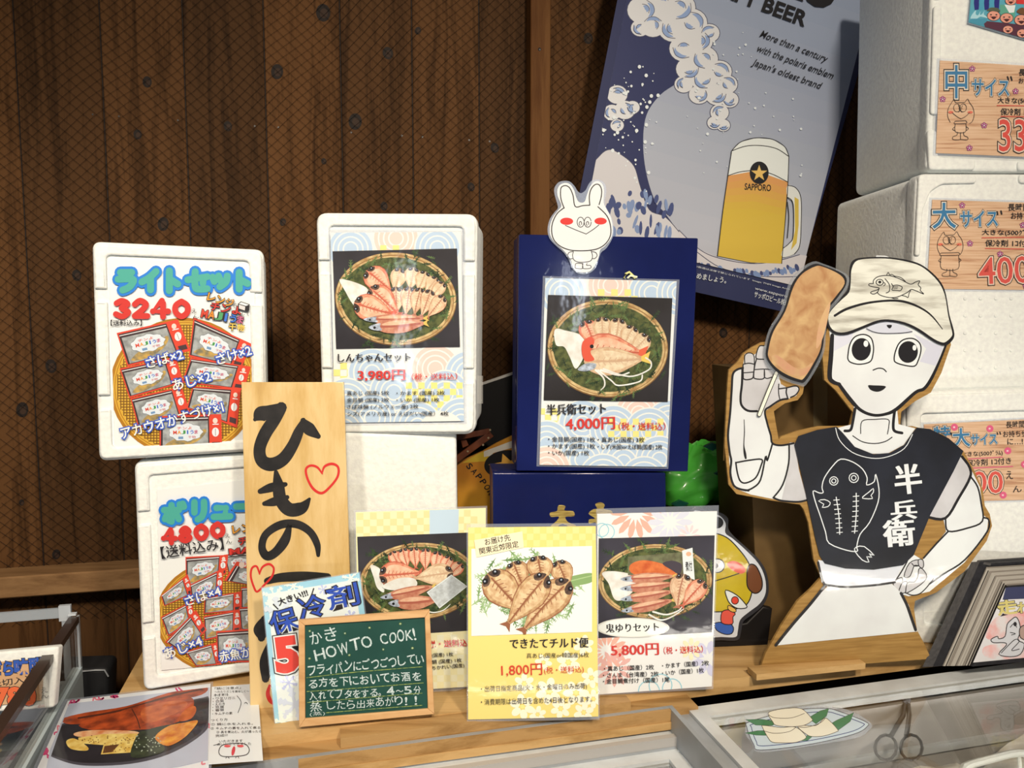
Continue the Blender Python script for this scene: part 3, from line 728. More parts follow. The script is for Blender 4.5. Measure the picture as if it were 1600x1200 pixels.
# sheet on the lower left box
z2 = (190, 700, 1 / 3); SB = PB.moved(.0025)
q2 = [(166, 196), (800, 125), (816, 985), (186, 1042)]
T2 = [(z2[0] + x * z2[2], z2[1] + y * z2[2]) for x, y in q2]
sh2 = sheet('price_sheet', 'price sheet reading 4800 yen, half hidden behind the wooden sign', 'price sheet', SB, T2, P(232, 226, 220), group='laminated price sheets')
a = Art(SB, z2); basket_print(a, 500, 790, 340, 270, q2)
for k, q in enumerate([[(480, 500), (640, 480), (640, 590), (500, 585)], [(300, 510), (500, 500), (490, 590), (302, 655)], [(185, 690), (310, 590), (340, 680), (200, 740)], [(320, 640), (480, 560), (470, 690), (330, 720)], [(480, 620), (540, 530), (700, 570), (700, 660)],
                       [(185, 790), (330, 715), (345, 800), (220, 880)], [(390, 700), (560, 670), (560, 760), (385, 775)], [(560, 650), (720, 640), (720, 740), (560, 750)], [(385, 785), (560, 755), (555, 860), (390, 900)], [(205, 905), (350, 755), (400, 850), (290, 960)], [(550, 745), (720, 730), (720, 860), (560, 850)],
                       [(300, 950), (450, 905), (470, 1010), (350, 1020)], [(445, 855), (640, 840), (640, 1000), (450, 1000)]]): pack(a, q, k)
a.build('set_picture', sh2)
a = a.over(); a.setclip(q2)
a.strokes('ボリューム', [(200, 258, 95, 88), (330, 246, 72, 88), (432, 252, 80, 72), (535, 240, 80, 60), (640, 230, 80, 80)], ((54, CB), (31, CY)))
a.strokes('4800', [(192, 376, 66, 66), (270, 368, 60, 66), (345, 358, 60, 66), (422, 348, 60, 66)], ((25, RED),))
a.text('え', (488, 418), (510, 414), 20, INK); a.text('ん', (492, 446), (520, 441), 20, INK); a.text('【送料込み】', (192, 515), (482, 470), 56, INK, off=.012)
a.text('レンジ', (524, 398), (660, 378), 38, INK, off=.07, over=[(.02, og)]); a.text('チンよ', (552, 452), (680, 436), 36, INK, off=.07, over=[(.02, RED)]); a.text('MAJI', (510, 505), (640, 490), 36, INK, off=.08, over=[(.03, RED)])
bubble(a, 'さば×4', (308, 735), (470, 683), 46); bubble(a, 'あじ×4', (214, 984), (384, 918), 48); bubble(a, '赤魚かす', (464, 998), (660, 962), 50)
a.build('lettering', sh2)

# ---- the two stacked boxes in the middle
CBX = 'white foam boxes in the middle stack'
PD = deep(620, 860, 1.385, yaw=4)
boxD = foam_box('lower white foam box in the middle, under the 3,980 yen set box', CBX, PD, [(480, 676), (713, 676), (718, 1044), (492, 1050)], .17, zb=ZS, pads=False, rad=8)
PC = deep(625, 500, 1.345, yaw=-2)
boxC = foam_box('white foam box with the 3,980 yen sheet, on top of the middle stack', CBX, PC, [(493, 332), (746, 334), (743, 679), (504, 679)], .17, rad=18)
b = Art(PC, (480, 320, .3083), off=.0067); b.poly([(862, 865), (892, 865), (892, 1005), (862, 1005)], film(.3, (190, 180, 165)))
b.build('tape_strip', boxC)
z3 = (480, 320, .3083); SCP = PC.moved(.0085)
q3 = [(118, 142), (780, 137), (795, 1095), (140, 1105)]; T = lambda z, q: [(z[0] + x * z[2], z[1] + y * z[2]) for x, y in q]
sh3 = sheet('price_sheet', 'price sheet for the 3,980 yen fish set, on the middle foam box', 'price sheet', SCP, T(z3, q3), P(226, 220, 208), filmq=T(z3, [(106, 112), (800, 118), (808, 1110), (128, 1120)]), group='laminated price sheets')
a = Art(SCP, z3); a.setclip(q3)
checks(a, 370, 190, 6, 2, 32); seigaiha(a, [(220, 225), (450, 170, WAVEP), (660, 220)], 118); checks(a, 370, 205, 4, 1, 32)
checks(a, 100, 800, 5, 4, 34)
seigaiha(a, [(650, 830, WAVEP), (330, 850), (820, 860), (200, 1000), (440, 950), (700, 960)], 125); checks(a, 500, 900, 9, 5, 32)
seigaiha(a, [(330, 1080), (560, 1120), (180, 1150), (780, 1100), (680, 1170, WAVEC)], 125)
a.build('pattern', sh3)
a = a.over(); ph = [(130, 236), (760, 222), (775, 720), (148, 730)]; plate(a, ph, 450, 478, 308, 236, 4)
squid(a, [(165, 380), (215, 385), (300, 420), (320, 470), (270, 540), (230, 500), (195, 440)])
for h, t, w in [((470, 330), (440, 440), 75), ((540, 325), (520, 430), 78), ((600, 345), (560, 440), 75), ((655, 375), (600, 450), 70), ((690, 400), (620, 480), 60)]: fish(a, h, t, w, 'pale')
fish(a, (310, 340), (430, 440), 110, 'red', tail=None)
for h, t, w in [((450, 425), (450, 560), 75), ((520, 425), (500, 560), 75), ((575, 430), (545, 560), 72), ((625, 440), (580, 565), 72), ((690, 470), (610, 570), 70)]: fish(a, h, t, w, 'aji')
fish(a, (330, 430), (470, 560), 110, 'red'); fish(a, (255, 500), (450, 555), 120, 'red', tail=P(220, 90, 60))
longfish(a, (300, 580), (600, 575), 60); longfish(a, (325, 620), (600, 600), 80)
a.build('photo_print', sh3)
a = a.over()
a.text('しんちゃんセット', (160, 797), (526, 793), 42, INK, bold=.035); a.text('3,980円', (260, 892), (498, 890), 56, REDI, bold=.03); a.text('（税・送料込）', (532, 888), (762, 885), 34, REDI, bold=.01)
for st, y, x0, x1 in (('真あじ (国産) 5枚', 968, 205, 418), ('・かます (国産) 2枚', 968, 455, 700), ('金目鯛 (国産) 2枚', 1003, 205, 418), ('・いか (国産) 1枚', 1003, 455, 672), ('さば味醂 (ノルウェー産) 2枚', 1037, 205, 566), ('・シズ(アメリカ産) or えぼだい(国産） 4枚', 1072, 187, 718)):
    a.text(st, (x0, y), (x1, y - 2), 26, INK, off=.008)
a.build('lettering', sh3)
# ---------------------------------------------------------------- wooden sign, cold-pack sheet, chalkboard
z5 = (370, 580, .4578)
PW = stand(392, 1107, ZS, yaw=8, lean=5)
pine = wood((182, 138, 76), (204, 162, 96), (220, 182, 122), axis=2, scale=5, rough=.45, stretch=7, coat=.5)
sq = [(377, 597), (537, 597), (553, 1101), (391, 1108)]
b = MB(); b.slab(PW, sq, .014, pine, bevel=.0012)
sg = b.build('wooden_sign', origin=PW.at(470, 1104)); reg(sg, 'tall pale wooden signboard with black brush writing and red hearts', 'sign')
b = MB(); b.slab(PW, [(376, 594), (539, 594), (556, 1106), (390, 1112)], .0003, film(.10), off=.0012); 
a = Art(PW, z5)
BR = ink((26, 24, 24), .5, coat=.5, var=(40, 36, 34), scale=50)
def brush(pts, ws): a.line(pts, [w * 1.28 for w in ws], BR, n=7)
brush([(62, 165), (80, 148), (110, 138), (150, 128)], [10, 40, 34, 30])
brush([(152, 124), (128, 165), (96, 215), (78, 265), (86, 305), (118, 318), (158, 300), (190, 255), (212, 205), (228, 165)], [30, 34, 34, 32, 34, 36, 34, 30, 26, 10])
brush([(226, 168), (246, 196), (278, 222)], [14, 34, 14])
brush([(134, 345), (142, 390), (150, 438), (180, 472), (222, 466), (248, 436)], [12, 30, 34, 36, 32, 8]); brush([(80, 410), (120, 396), (166, 386)], [14, 24, 12]); brush([(94, 452), (132, 444), (172, 430)], [12, 24, 12])
brush([(182, 520), (165, 575), (132, 618), (102, 630), (86, 600), (100, 556), (150, 524), (205, 522), (250, 548), (274, 590), (278, 628)], [10, 26, 24, 24, 20, 20, 22, 22, 20, 18, 10])
brush([(104, 716), (150, 704), (230, 700), (310, 702)], [18, 24, 26, 20]); brush([(100, 850), (86, 885), (84, 910)], [30, 46, 20]); brush([(120, 920), (104, 990), (98, 1050)], [18, 40, 20])
hr = P(206, 44, 40)
a.line([(292, 345), (300, 325), (325, 316), (346, 328), (344, 360), (318, 395), (290, 416), (262, 402), (242, 368), (236, 335), (252, 322), (275, 328), (292, 350)], [5, 8, 9, 8, 8, 8, 9, 9, 8, 8, 8, 8, 5], hr)
a.line([(78, 690), (88, 668), (110, 658), (126, 672), (120, 700), (95, 728), (70, 752), (58, 735), (48, 700), (52, 672), (68, 666), (78, 692)], [5, 7, 8, 7, 7, 7, 7, 7, 7, 7, 7, 5], hr)
a.line([(112, 1072), (106, 1100), (116, 1126), (140, 1140)], [8, 14, 14, 8], hr)
a.build('brush_lettering', sg)

# sheet about cold packs, behind the chalkboard
z6 = (400, 780, .30825)
PI = stand(430, 1130, ZS, yaw=17, lean=7)
q6 = [(30, 452), (524, 372), (618, 1085), (98, 1152)]
ICE = P(152, 196, 208, var=(176, 210, 220), scale=12)
sh6 = sheet('notice_sheet', 'white notice about cold packs with light blue snowflake border, behind the chalkboard', 'notice sheet', PI, T(z6, q6), ICE, filmq=T(z6, [(24, 446), (530, 366), (625, 1090), (94, 1158)]))
a = Art(PI, z6); a.setclip(q6)
a.poly([(58, 480), (500, 408), (590, 1085), (118, 1130)], P(226, 226, 232))
SN = P(186, 188, 214); SNW = P(226, 232, 238)
def flake(x, y, r, w, m):
    a.up()
    for k in range(6):
        t = R(60 * k + 12); u = (math.cos(t), math.sin(t)); a.line([(x, y), (x + u[0] * r, y + u[1] * r)], w, m, smooth=False, lay=False, cap=False)
        for f in (.5, .75):
            for g in (.7, -.7): a.line([(x + u[0] * r * f, y + u[1] * r * f), (x + u[0] * r * f + math.cos(t + g) * r * .25, y + u[1] * r * f + math.sin(t + g) * r * .25)], w, m, smooth=False, lay=False, cap=False)
flake(340, 458, 26, 5, SN); flake(165, 930, 45, 7, SN); flake(90, 490, 60, 8, SNW); flake(190, 440, 50, 8, SNW); flake(200, 1040, 90, 16, P(206, 208, 224)); flake(140, 1130, 60, 10, SNW); flake(480, 400, 45, 8, SNW); flake(120, 570, 80, 14, P(212, 214, 228)); flake(480, 590, 30, 6, SN)
a.line([(88, 532), (112, 556)], 6, INK); a.line([(292, 452), (280, 490)], 6, INK)
a.text('大きい!!!', (118, 540), (266, 488), 36, INK, off=.03)
bl = P(48, 78, 168)
for ch, p0, p1, h in (('保', (90, 690), (222, 652), 116), ('冷', (232, 612), (362, 580), 110), ('剤', (374, 562), (528, 530), 114)): a.text(ch, p0, p1, h, INK, off=.05, over=[(.012, bl)])
a.text('5', (118, 872), (212, 860), 160, INK, off=.11, over=[(.09, WHT), (.06, P(222, 70, 58))])
a.build('lettering', sh6)

# chalkboard
PK = stand(467, 1138, ZS + .001, yaw=10, lean=9).moved(.010)
cb = [(215, 615), (880, 563), (905, 1090), (218, 1157)]; ci = [(247, 640), (856, 600), (871, 1063), (250, 1113)]
frm = wood((176, 122, 70), (200, 148, 94), (214, 166, 112), axis=0, scale=8, rough=.5, stretch=5)
kb = empty('chalkboard', PK.at(573, 1126), 'small wooden framed green chalkboard with a chalk oyster recipe, standing at the front', 'chalkboard')
b = MB(); b.slab(PK, T(z6, [(235, 630), (866, 590), (884, 1075), (238, 1128)]), .004, ink((20, 62, 52), .6, var=(30, 74, 62), scale=14), off=-.004); b.build('slate', kb)
for i in range(4):
    j = (i + 1) % 4; b = MB(); b.slab(PK, T(z6, [cb[i], cb[j], ci[j], ci[i]]), .010, frm, bevel=.0012); b.build('frame_bar', kb)
a = Art(PK, z6, off=-.0038)
CHK_ = ink((206, 210, 200), .8, var=(120, 146, 134), scale=420, lo=.42, hi=.72); YL = ink((150, 160, 84), .8, var=(70, 100, 66), scale=300)
def chalk(st, p0, p1, h, of=.012):
    n = len(st); x = 0
    for i, ch in enumerate(st):
        if ch == ' ': continue
        f0, f1 = (i + .08) / n, (i + .92) / n; j = random.uniform(-.06, .06) * h; hh = h * random.uniform(.82, 1.0)
        if ch in '!、。': f1 = f0 + .25 / n; hh = hh if ch == '!' else hh * .3
        if ch in '〜ー': hh *= .25; j -= h * .3
        w = lambda f: (p0[0] + (p1[0] - p0[0]) * f, p0[1] + (p1[1] - p0[1]) * f + j)
        a.text(ch, w(f0), w(f1), hh, CHK_, off=of, shear=random.uniform(-.1, .12))
chalk('かき', (275, 742), (418, 716), 76, .004); chalk('HOWTO', (298, 830), (600, 742), 66, .008); chalk('COOK!', (632, 738), (842, 712), 62, .008)
chalk('フライパンにごつごつしてい', (262, 898), (856, 834), 54); chalk('る方を下においてお酒を', (262, 962), (842, 920), 50); chalk('入れてフタをする。4〜5分', (268, 1020), (838, 990), 46); chalk('したら出来あがり!!', (358, 1072), (850, 1040), 48, .003)
a.text('蒸', (275, 1082), (335, 1076), 56, CHK_, off=.004); a.text('(蒸)', (272, 1106), (350, 1100), 22, CHK_)
for p in ([(255, 908), (500, 880), (842, 852)], [(258, 978), (520, 960), (848, 934)], [(260, 1034), (540, 1010), (842, 986)], [(355, 1086), (600, 1066), (842, 1048)]): a.line(p, 4, YL, n=3)
for x, y in ((450, 682), (575, 654), (732, 634), (645, 764), (793, 757), (472, 792), (272, 670), (270, 810)): a.ell(x, y, 7, 6, YL, n=8); a.ell(x, y, 3, 2.5, CHK_, n=6)
a.build('chalk_writing', kb)

# price sheet behind the chalkboard
PE = stand(716, 1080, ZS, yaw=6, lean=6)
qE = [(505, 66), (1165, 44), (1160, 945), (522, 985)]
CRM = P(240, 226, 172)
shE = sheet('price_sheet', 'price sheet with yellow checked border, partly behind the chalkboard', 'price sheet', PE, T(z6, qE), CRM, filmq=T(z6, [(496, 56), (1172, 34), (1170, 920), (1020, 972), (520, 995)]), group='laminated price sheets')
a = Art(PE, z6); a.setclip(qE); checks(a, 510, 70, 18, 4, 34, P(232, 212, 148), -.03); a.poly([(880, 55), (1028, 50), (1026, 180), (880, 182)], P(192, 206, 212)); checks(a, 850, 690, 9, 9, 34, P(240, 230, 190), -.03)
ph = [(513, 190), (1150, 166), (1146, 662), (530, 700)]; plate(a, ph, 825, 415, 300, 195, -3)
squid(a, [(580, 335), (625, 350), (640, 400), (650, 470), (615, 450), (598, 400)])
for h, t, w in [((690, 270), (730, 350), 60), ((745, 255), (770, 345), 62), ((800, 250), (810, 350), 62), ((860, 255), (860, 360), 62), ((920, 270), (900, 370), 62), ((980, 295), (940, 380), 60), ((1040, 330), (970, 400), 62)]: fish(a, h, t, w, 'red')
fish(a, (640, 385), (840, 370), 120, 'red'); fish(a, (985, 370), (800, 400), 100, 'pale'); a.sp([(640, 440), (720, 400), (800, 400), (810, 440), (700, 460)], SQUID)
longfish(a, (640, 495), (900, 440), 62); longfish(a, (680, 525), (920, 510), 80)
a.poly([(865, 470), (990, 380), (1072, 440), (930, 552)], P(206, 206, 200, var=(176, 176, 170), scale=140)); a.line([(870, 470), (990, 384), (1068, 440), (930, 548)], 4, P(226, 226, 222), closed=True, smooth=False)
tentacles(a, [[(850, 560), (900, 572), (950, 560), (985, 530)]])
a.build('photo_print', shE)
a = a.over(); a.setclip(None)
a.text('（税・送料込）', (860, 752), (1085, 742), 36, REDI, off=.02); a.text('(国産) 1枚', (893, 802), (1000, 796), 24, INK, off=.01); a.text('鯛 (国産) 1枚', (893, 836), (1042, 826), 24, INK, off=.01); a.text('ちかれい(国産)', (893, 866), (1056, 852), 24, INK, off=.01)
a.build('lettering', shE)

# yellow price sheet at the front
z7 = (720, 780, .29993)
PY = stand(735, 1125, ZS, yaw=4, lean=8)
q7 = [(38, 148), (703, 140), (717, 1132), (38, 1148)]
sh7 = sheet('price_sheet', 'yellow price sheet with six dried fish on green sprigs, standing at the front edge', 'price sheet', PY, T(z7, q7), P(238, 208, 118), filmq=T(z7, [(30, 130), (712, 124), (724, 1150), (32, 1160)]), group='laminated price sheets')
a = Art(PY, z7); a.setclip(q7); checks(a, 38, 145, 20, 3, 34, P(240, 214, 136))
FL = P(250, 240, 196)
for cx, cy, r in ((560, 850, 70), (640, 760, 60), (460, 1000, 80), (330, 960, 60), (600, 1010, 75), (320, 1080, 75), (680, 930, 60), (520, 1090, 60), (640, 1110, 60), (430, 850, 50), (400, 1120, 50), (690, 1040, 55)):
    a.up()
    for k in range(6):
        t = R(60 * k + cx); px, py = cx + r * .55 * math.cos(t), cy + r * .55 * math.sin(t)
        a.ell(px, py, r * .36, r * .26, FL, rot=math.degrees(t), n=12, lay=False)
    a.ell(cx, cy, r * .16, r * .16, P(244, 220, 130), n=10)
a.build('pattern', sh7)
a = a.over(); ph = [(55, 258), (683, 243), (683, 690), (55, 712)]; a.setclip(ph); a.poly(ph, P(236, 230, 218))
fronds(a, 350, 480, 270, 200, 55, LEAF2, .35, 1.0, size=44)
a.sp([(520, 420), (600, 395), (683, 385), (683, 430), (600, 450), (540, 450)], P(134, 160, 98)); a.line([(530, 435), (683, 398)], 5, P(170, 190, 130))
for h, t, w in [((505, 330), (560, 470), 105), ((275, 335), (330, 470), 115), ((400, 305), (420, 450), 125), ((150, 400), (330, 590), 165), ((550, 440), (320, 690), 150), ((435, 410), (235, 660), 145)]: fish(a, h, t, w, 'tan')
a.build('photo_print', sh7)
a = a.over(); a.poly([(70, 212), (320, 166), (328, 250), (82, 302)], P(244, 222, 178)); a.text('お届け先', (128, 240), (260, 214), 34, INK, off=.012); a.text('関東近郊限定', (100, 287), (302, 248), 34, INK, off=.012)
a.text('できたてチルド便', (255, 776), (664, 770), 52, INK, bold=.03); a.text('真あじ(国産or韓国産)6枚', (342, 830), (666, 825), 30, INK)
rd = P(206, 62, 40); a.text('1,800円', (212, 922), (424, 914), 62, rd, bold=.01); a.text('(税・送料込)', (434, 912), (640, 904), 40, rd)
a.text('・出荷日指定商品(火・水・金曜日のみ出荷)', (105, 1006), (656, 990), 36, INK); a.text('・消費期限は出荷日を含めた4日後となります。', (105, 1070), (682, 1054), 32, INK)
a.build('lettering', sh7)

# pink flowered price sheet
PL_ = stand(934, 1086, ZS, yaw=8, lean=6)
q8 = [(711, 76), (1335, 62), (1308, 975), (712, 1018)]
sh8 = sheet('price_sheet', 'white price sheet with pink flowers reading 5,800 yen, beside the yellow sheet', 'price sheet', PL_, T(z7, q8), P(234, 226, 220), filmq=T(z7, [(706, 50), (1345, 32), (1316, 990), (708, 1024)]), group='laminated price sheets')
a = Art(PL_, z7); a.setclip(q8)
def petals(cx, cy, r, m, n=14, w=.12, lo=.25, ph_=0):
    a.up()
    for k in range(n):
        t = 2 * math.pi * k / n + ph_; u = Vector((math.cos(t), math.sin(t))); v = Vector((-u.y, u.x)); c = Vector((cx, cy))
        a.cvx([a.T(tuple(c + u * r * d + v * r * e)) for d, e in ((lo, 0), (.55, w), (.85, w * .8), (1, 0), (.85, -w * .8), (.55, -w))], m)
SAL, LAV = P(232, 170, 146), P(208, 200, 216)
petals(910, 70, 140, SAL); petals(1090, 120, 120, P(218, 212, 222), 12, .14); petals(760, 790, 110, SAL, 14); petals(800, 880, 100, P(226, 170, 156), 12); petals(1290, 830, 95, LAV, 9, .2); petals(1190, 190, 60, P(238, 204, 196), 10)
tl = P(150, 196, 200)
for c in ((760, 170, 40), (735, 160, 35), (980, 1000, 55), (1040, 970, 60), (1100, 985, 50)): a.line([(c[0] + c[2] * math.cos(t * .4), c[1] + c[2] * math.sin(t * .4)) for t in range(16)], 5, tl, closed=True, smooth=False)
petals(1200, 780, 60, P(244, 226, 180), 8, .2)
a.build('pattern', sh8)
a = a.over(); ph = [(718, 204), (1322, 188), (1308, 692), (715, 724)]; plate(a, ph, 1012, 428, 298, 195, -2, dark=(66, 62, 70))
squid(a, [(735, 385), (800, 375), (905, 400), (910, 460), (850, 520), (800, 520), (770, 440)])
a.poly([(870, 300), (1150, 275), (1160, 400), (870, 395)], P(120, 120, 84, var=(90, 84, 60), scale=70)); a.sp([(880, 345), (940, 318), (1030, 330), (1120, 365), (1125, 392), (1040, 402), (900, 390)], P(220, 120, 62, var=(196, 84, 40), scale=70)); a.sp([(1050, 335), (1100, 320), (1150, 340), (1140, 390), (1100, 370)], P(70, 60, 66))
a.poly([(1152, 268), (1206, 252), (1218, 420), (1160, 400)], P(226, 224, 218)); a.text('煮付', (1172, 375), (1206, 372), 50, INK, off=.02); a.ell(1186, 285, 14, 12, P(226, 170, 130), n=10)
for h, t in (((840, 415), (1110, 400)), ((838, 465), (1110, 440)), ((840, 520), (1105, 480)), ((845, 580), (1105, 525))): longfish(a, h, t, 62)
fish(a, (1160, 400), (1128, 565), 110, 'aji'); fish(a, (1262, 435), (1150, 560), 90, 'red', dark=True)
tentacles(a, [[(980, 600), (1040, 628), (1100, 610), (1160, 570)], [(1000, 585), (1070, 600), (1130, 580), (1150, 560)]], 10)
a.build('photo_print', sh8)
a = a.over(); a.setclip(q8); a.ell(895, 668, 190, 52, P(214, 206, 190), n=40); a.ell(895, 668, 178, 46, P(236, 230, 218), n=40); a.text('鬼ゆりセット', (755, 694), (1030, 686), 46, INK, bold=.035)
a.text('5,800円', (783, 820), (1030, 812), 64, REDI, bold=.03); a.text('（税・送料込）', (1056, 806), (1260, 798), 38, REDI, off=.008)
for st, p0, p1 in (('・真あじ（国産）2枚', (745, 895), (1005, 886)), ('・かます（国産）2枚', (1048, 880), (1292, 864)), ('・さんま（台湾産）2枚', (740, 929), (1030, 921)), ('・いか（国産）1枚', (1048, 918), (1265, 902)), ('・金目鯛煮付け（国産）1尾', (740, 961), (1086, 951))): a.text(st, p0, p1, 27, INK, off=.008)
a.build('lettering', sh8)

# ---------------------------------------------------------------- navy gift boxes
NAVY = ink((22, 30, 80), .14, var=(18, 25, 68), scale=6, coat=.25, cbump=.12); NAVY2 = ink((18, 25, 66), .4)
GOLD = ink((214, 186, 104), .4, var=(150, 120, 60), scale=30, vs=(1, 1, 14), metal=.3)
PN = deep(920, 900, 1.42, yaw=6)
def gift(label, quad, depth, zb=None):
    base = (PN.at(*quad[2]) + PN.at(*quad[3])) / 2 - PN.n * depth / 2
    if zb: base.z = zb
    t = empty('gift_box', base, label, 'gift box', 'navy gift boxes')
    b = MB(); b.slab(PN, rnd(quad, 2, 2), .032, NAVY, bevel=.002); b.build('lid', t)
    b = MB(); b.slab(PN, inset_px(quad, 1.5), depth - .0325, NAVY2, off=-.0325); b.build('body', t)
    return t
g2 = gift('navy blue gift box with gold writing, standing under the larger navy box', [(770, 739), (1040, 739), (1044, 1029), (772, 1036)], .10, ZS)
a = Art(PN, z7); 
for q in ([(465, 70), (500, 62), (505, 40), (515, 30), (545, 36), (540, 58), (585, 62), (590, 88), (545, 92), (560, 120), (600, 135), (580, 150), (530, 128), (490, 150), (468, 140), (500, 112), (510, 90), (470, 92)],
          [(665, 75), (690, 52), (710, 48), (700, 25), (730, 16), (750, 30), (745, 50), (785, 60), (788, 85), (760, 95), (755, 140), (720, 150), (700, 120), (670, 130), (668, 105), (700, 100)]): a.sp(q, GOLD, n=3)
a.build('gold_lettering', g2)
g1 = gift('large navy blue gift box on the smaller navy box, behind the 4,000 yen sheet', [(811, 366), (1091, 372), (1075, 737), (807, 736)], .10)
z4 = (790, 270, .4); SN_ = PN.moved(.0022)
q9 = [(155, 411), (668, 424), (628, 1148), (132, 1140)]
sh9 = sheet('price_sheet', 'price sheet for the 4,000 yen fish set, on the large navy gift box', 'price sheet', SN_, T(z4, q9), P(226, 222, 212), filmq=T(z4, [(146, 403), (680, 417), (636, 1157), (121, 1147)]), group='laminated price sheets')
a = Art(SN_, z4); a.setclip(q9)
seigaiha(a, [(220, 470), (410, 440, WAVEP), (570, 470), (680, 470)], 92); checks(a, 360, 455, 6, 2, 26); checks(a, 130, 920, 6, 4, 24)
seigaiha(a, [(520, 940, WAVEP), (640, 980), (300, 980), (160, 1060), (420, 1000), (560, 1010)], 95); checks(a, 400, 960, 9, 4, 24); seigaiha(a, [(300, 1120), (460, 1130), (160, 1160, WAVEP), (600, 1120), (380, 1190), (540, 1200)], 95)
a.build('pattern', sh9)
a = a.over(); ph = [(165, 477), (650, 490), (632, 895), (148, 888)]; plate(a, ph, 398, 686, 236, 192, 2, dark=(50, 46, 48))
squid(a, [(192, 612), (240, 618), (300, 640), (310, 700), (275, 765), (250, 720), (228, 680), (196, 672)])
for h, t, w in [((310, 585), (350, 680), 72), ((375, 570), (380, 670), 68), ((440, 575), (420, 680), 68), ((495, 605), (455, 690), 66), ((550, 640), (480, 710), 64)]: fish(a, h, t, w, 'pale' if w < 70 else 'red')
fish(a, (315, 690), (545, 705), 120, 'red', tail=P(220, 96, 64)); fish(a, (320, 735), (555, 722), 100, 'pale', dark=False, tail=P(226, 190, 90))
a.sp([(300, 660), (330, 640), (345, 660), (330, 700), (345, 730), (310, 735), (296, 700)], P(216, 84, 58)); a.ell(335, 678, 8, 8, EYE, n=8)
a.sp([(280, 768), (310, 745), (350, 745), (345, 765), (310, 775)], SILV)
tentacles(a, [[(350, 770), (380, 800), (385, 830), (370, 848)], [(360, 770), (410, 810), (440, 830), (520, 815), (532, 790)], [(370, 770), (440, 790), (480, 780)], [(380, 765), (480, 795), (555, 770), (566, 740), (545, 722)]], 8)
a.build('photo_print', sh9)
a = a.over(); a.text('半兵衛セット', (160, 946), (390, 940), 42, INK, bold=.04); a.text('4,000円', (234, 1006), (425, 1002), 50, REDI, bold=.03); a.text('（税・送料込）', (440, 1003), (622, 1004), 30, REDI, off=.008)
for st, p0, p1 in (('・金目鯛(国産) 1枚', (165, 1052), (348, 1054)), ('・真あじ(国産) 3枚', (358, 1054), (540, 1055)), ('・かます(国産) 1枚', (165, 1079), (348, 1080)), ('・しず(米国)orえぼ鯛(国産) 2枚', (358, 1081), (610, 1083)), ('・いか(国産) 1枚', (165, 1105), (325, 1106))): a.text(st, p0, p1, 23, INK, off=.008)
a.build('lettering', sh9)
for x, y in ((320, 405), (484, 402)): 
    pass
b = MB(); b.tube([SN_.at(*T(z4, [p])[0], .002) for p in ((462, 412), (468, 395), (482, 388), (492, 398), (505, 412))], .0022, P(232, 220, 140)); b.tube([SN_.at(*T(z4, [p])[0], .003) for p in ((474, 412), (486, 402), (512, 408))], .002, P(236, 232, 190)); b.build('string_loop', sh9)
# rabbit cut-out
PRB = PN.moved(.0065); zr = (840, 270, .1417)
ro = [(190, 250), (185, 170), (230, 105), (300, 88), (360, 100), (410, 150), (440, 200), (480, 225), (530, 190), (560, 130), (600, 85), (670, 75), (735, 110), (760, 200), (740, 320), (765, 400), (820, 500), (840, 620), (825, 720), (760, 830), (700, 880), (670, 960), (640, 1050), (560, 1110), (450, 1110), (380, 1050), (350, 970), (290, 880), (200, 800), (130, 720), (110, 620), (135, 510), (190, 430), (225, 380)]
rb = sheet('rabbit_cutout', 'laminated white rabbit cut-out with red cheeks, on top of the large navy box', 'cut-out', PRB, T(zr, spline(ro, 3, True)), film(.3, (200, 204, 214)), thick=.0006)
a = Art(PRB, zr); rw = P(228, 222, 212)
a.sp([(222, 260), (218, 190), (245, 135), (305, 112), (360, 130), (400, 190), (425, 270), (455, 322), (515, 322), (545, 240), (580, 150), (640, 95), (700, 110), (730, 180), (728, 330), (760, 400), (810, 500), (828, 620), (810, 720), (740, 810), (690, 850), (670, 940), (620, 1040), (560, 1092), (440, 1092), (385, 1030), (360, 950), (280, 850), (190, 770), (140, 690), (135, 590), (170, 490), (230, 410), (262, 360)], rw, n=4)
def rl(p, w=12): a.line(p, w, INK, n=5)
rl([(292, 390), (260, 300), (252, 220), (262, 160), (310, 142), (355, 170), (390, 250), (415, 372), (500, 362), (575, 358)]); rl([(575, 358), (570, 260), (590, 180), (635, 130), (680, 135), (705, 190), (700, 270), (678, 350)])
rl([(292, 385), (215, 450), (165, 550), (155, 650), (180, 740), (250, 810), (350, 850), (450, 860), (580, 855), (680, 830), (760, 770), (805, 680), (800, 570), (760, 470), (665, 375)])
a.ell(320, 535, 72, 40, P(216, 46, 40), n=24); a.ell(694, 533, 68, 38, P(216, 46, 40), n=24)
for c, g in ((474, 1), (552, -1)):
    rl([(c + 38 * math.cos(t * .5), 545 + 55 * math.sin(t * .5)) for t in range(13)], 8); rl([(c - 2 + 18 * g * 0 + 14 * math.cos(t), 560 + 22 * math.sin(t)) for t in (0.5, -.6, -1.6, -2.6, -3.6, -4.4)], 8)
rl([(305, 580), (420, 630), (535, 675)], 8); rl([(535, 675), (620, 620), (675, 575)], 8)
rl([(395, 870), (385, 910), (400, 960), (450, 985), (520, 985), (585, 970), (605, 920), (590, 860)], 8); rl([(390, 868), (345, 880), (330, 920), (345, 950), (385, 945)], 8); rl([(600, 870), (640, 880), (655, 915), (630, 945), (605, 945)], 8)
rl([(490, 1000), (425, 1000), (415, 1030), (420, 1052), (495, 1055), (492, 1000)], 7); rl([(545, 1000), (540, 1020), (582, 1022), (582, 1052), (500, 1054), (500, 1000)], 7)
a.build('drawing', rb)
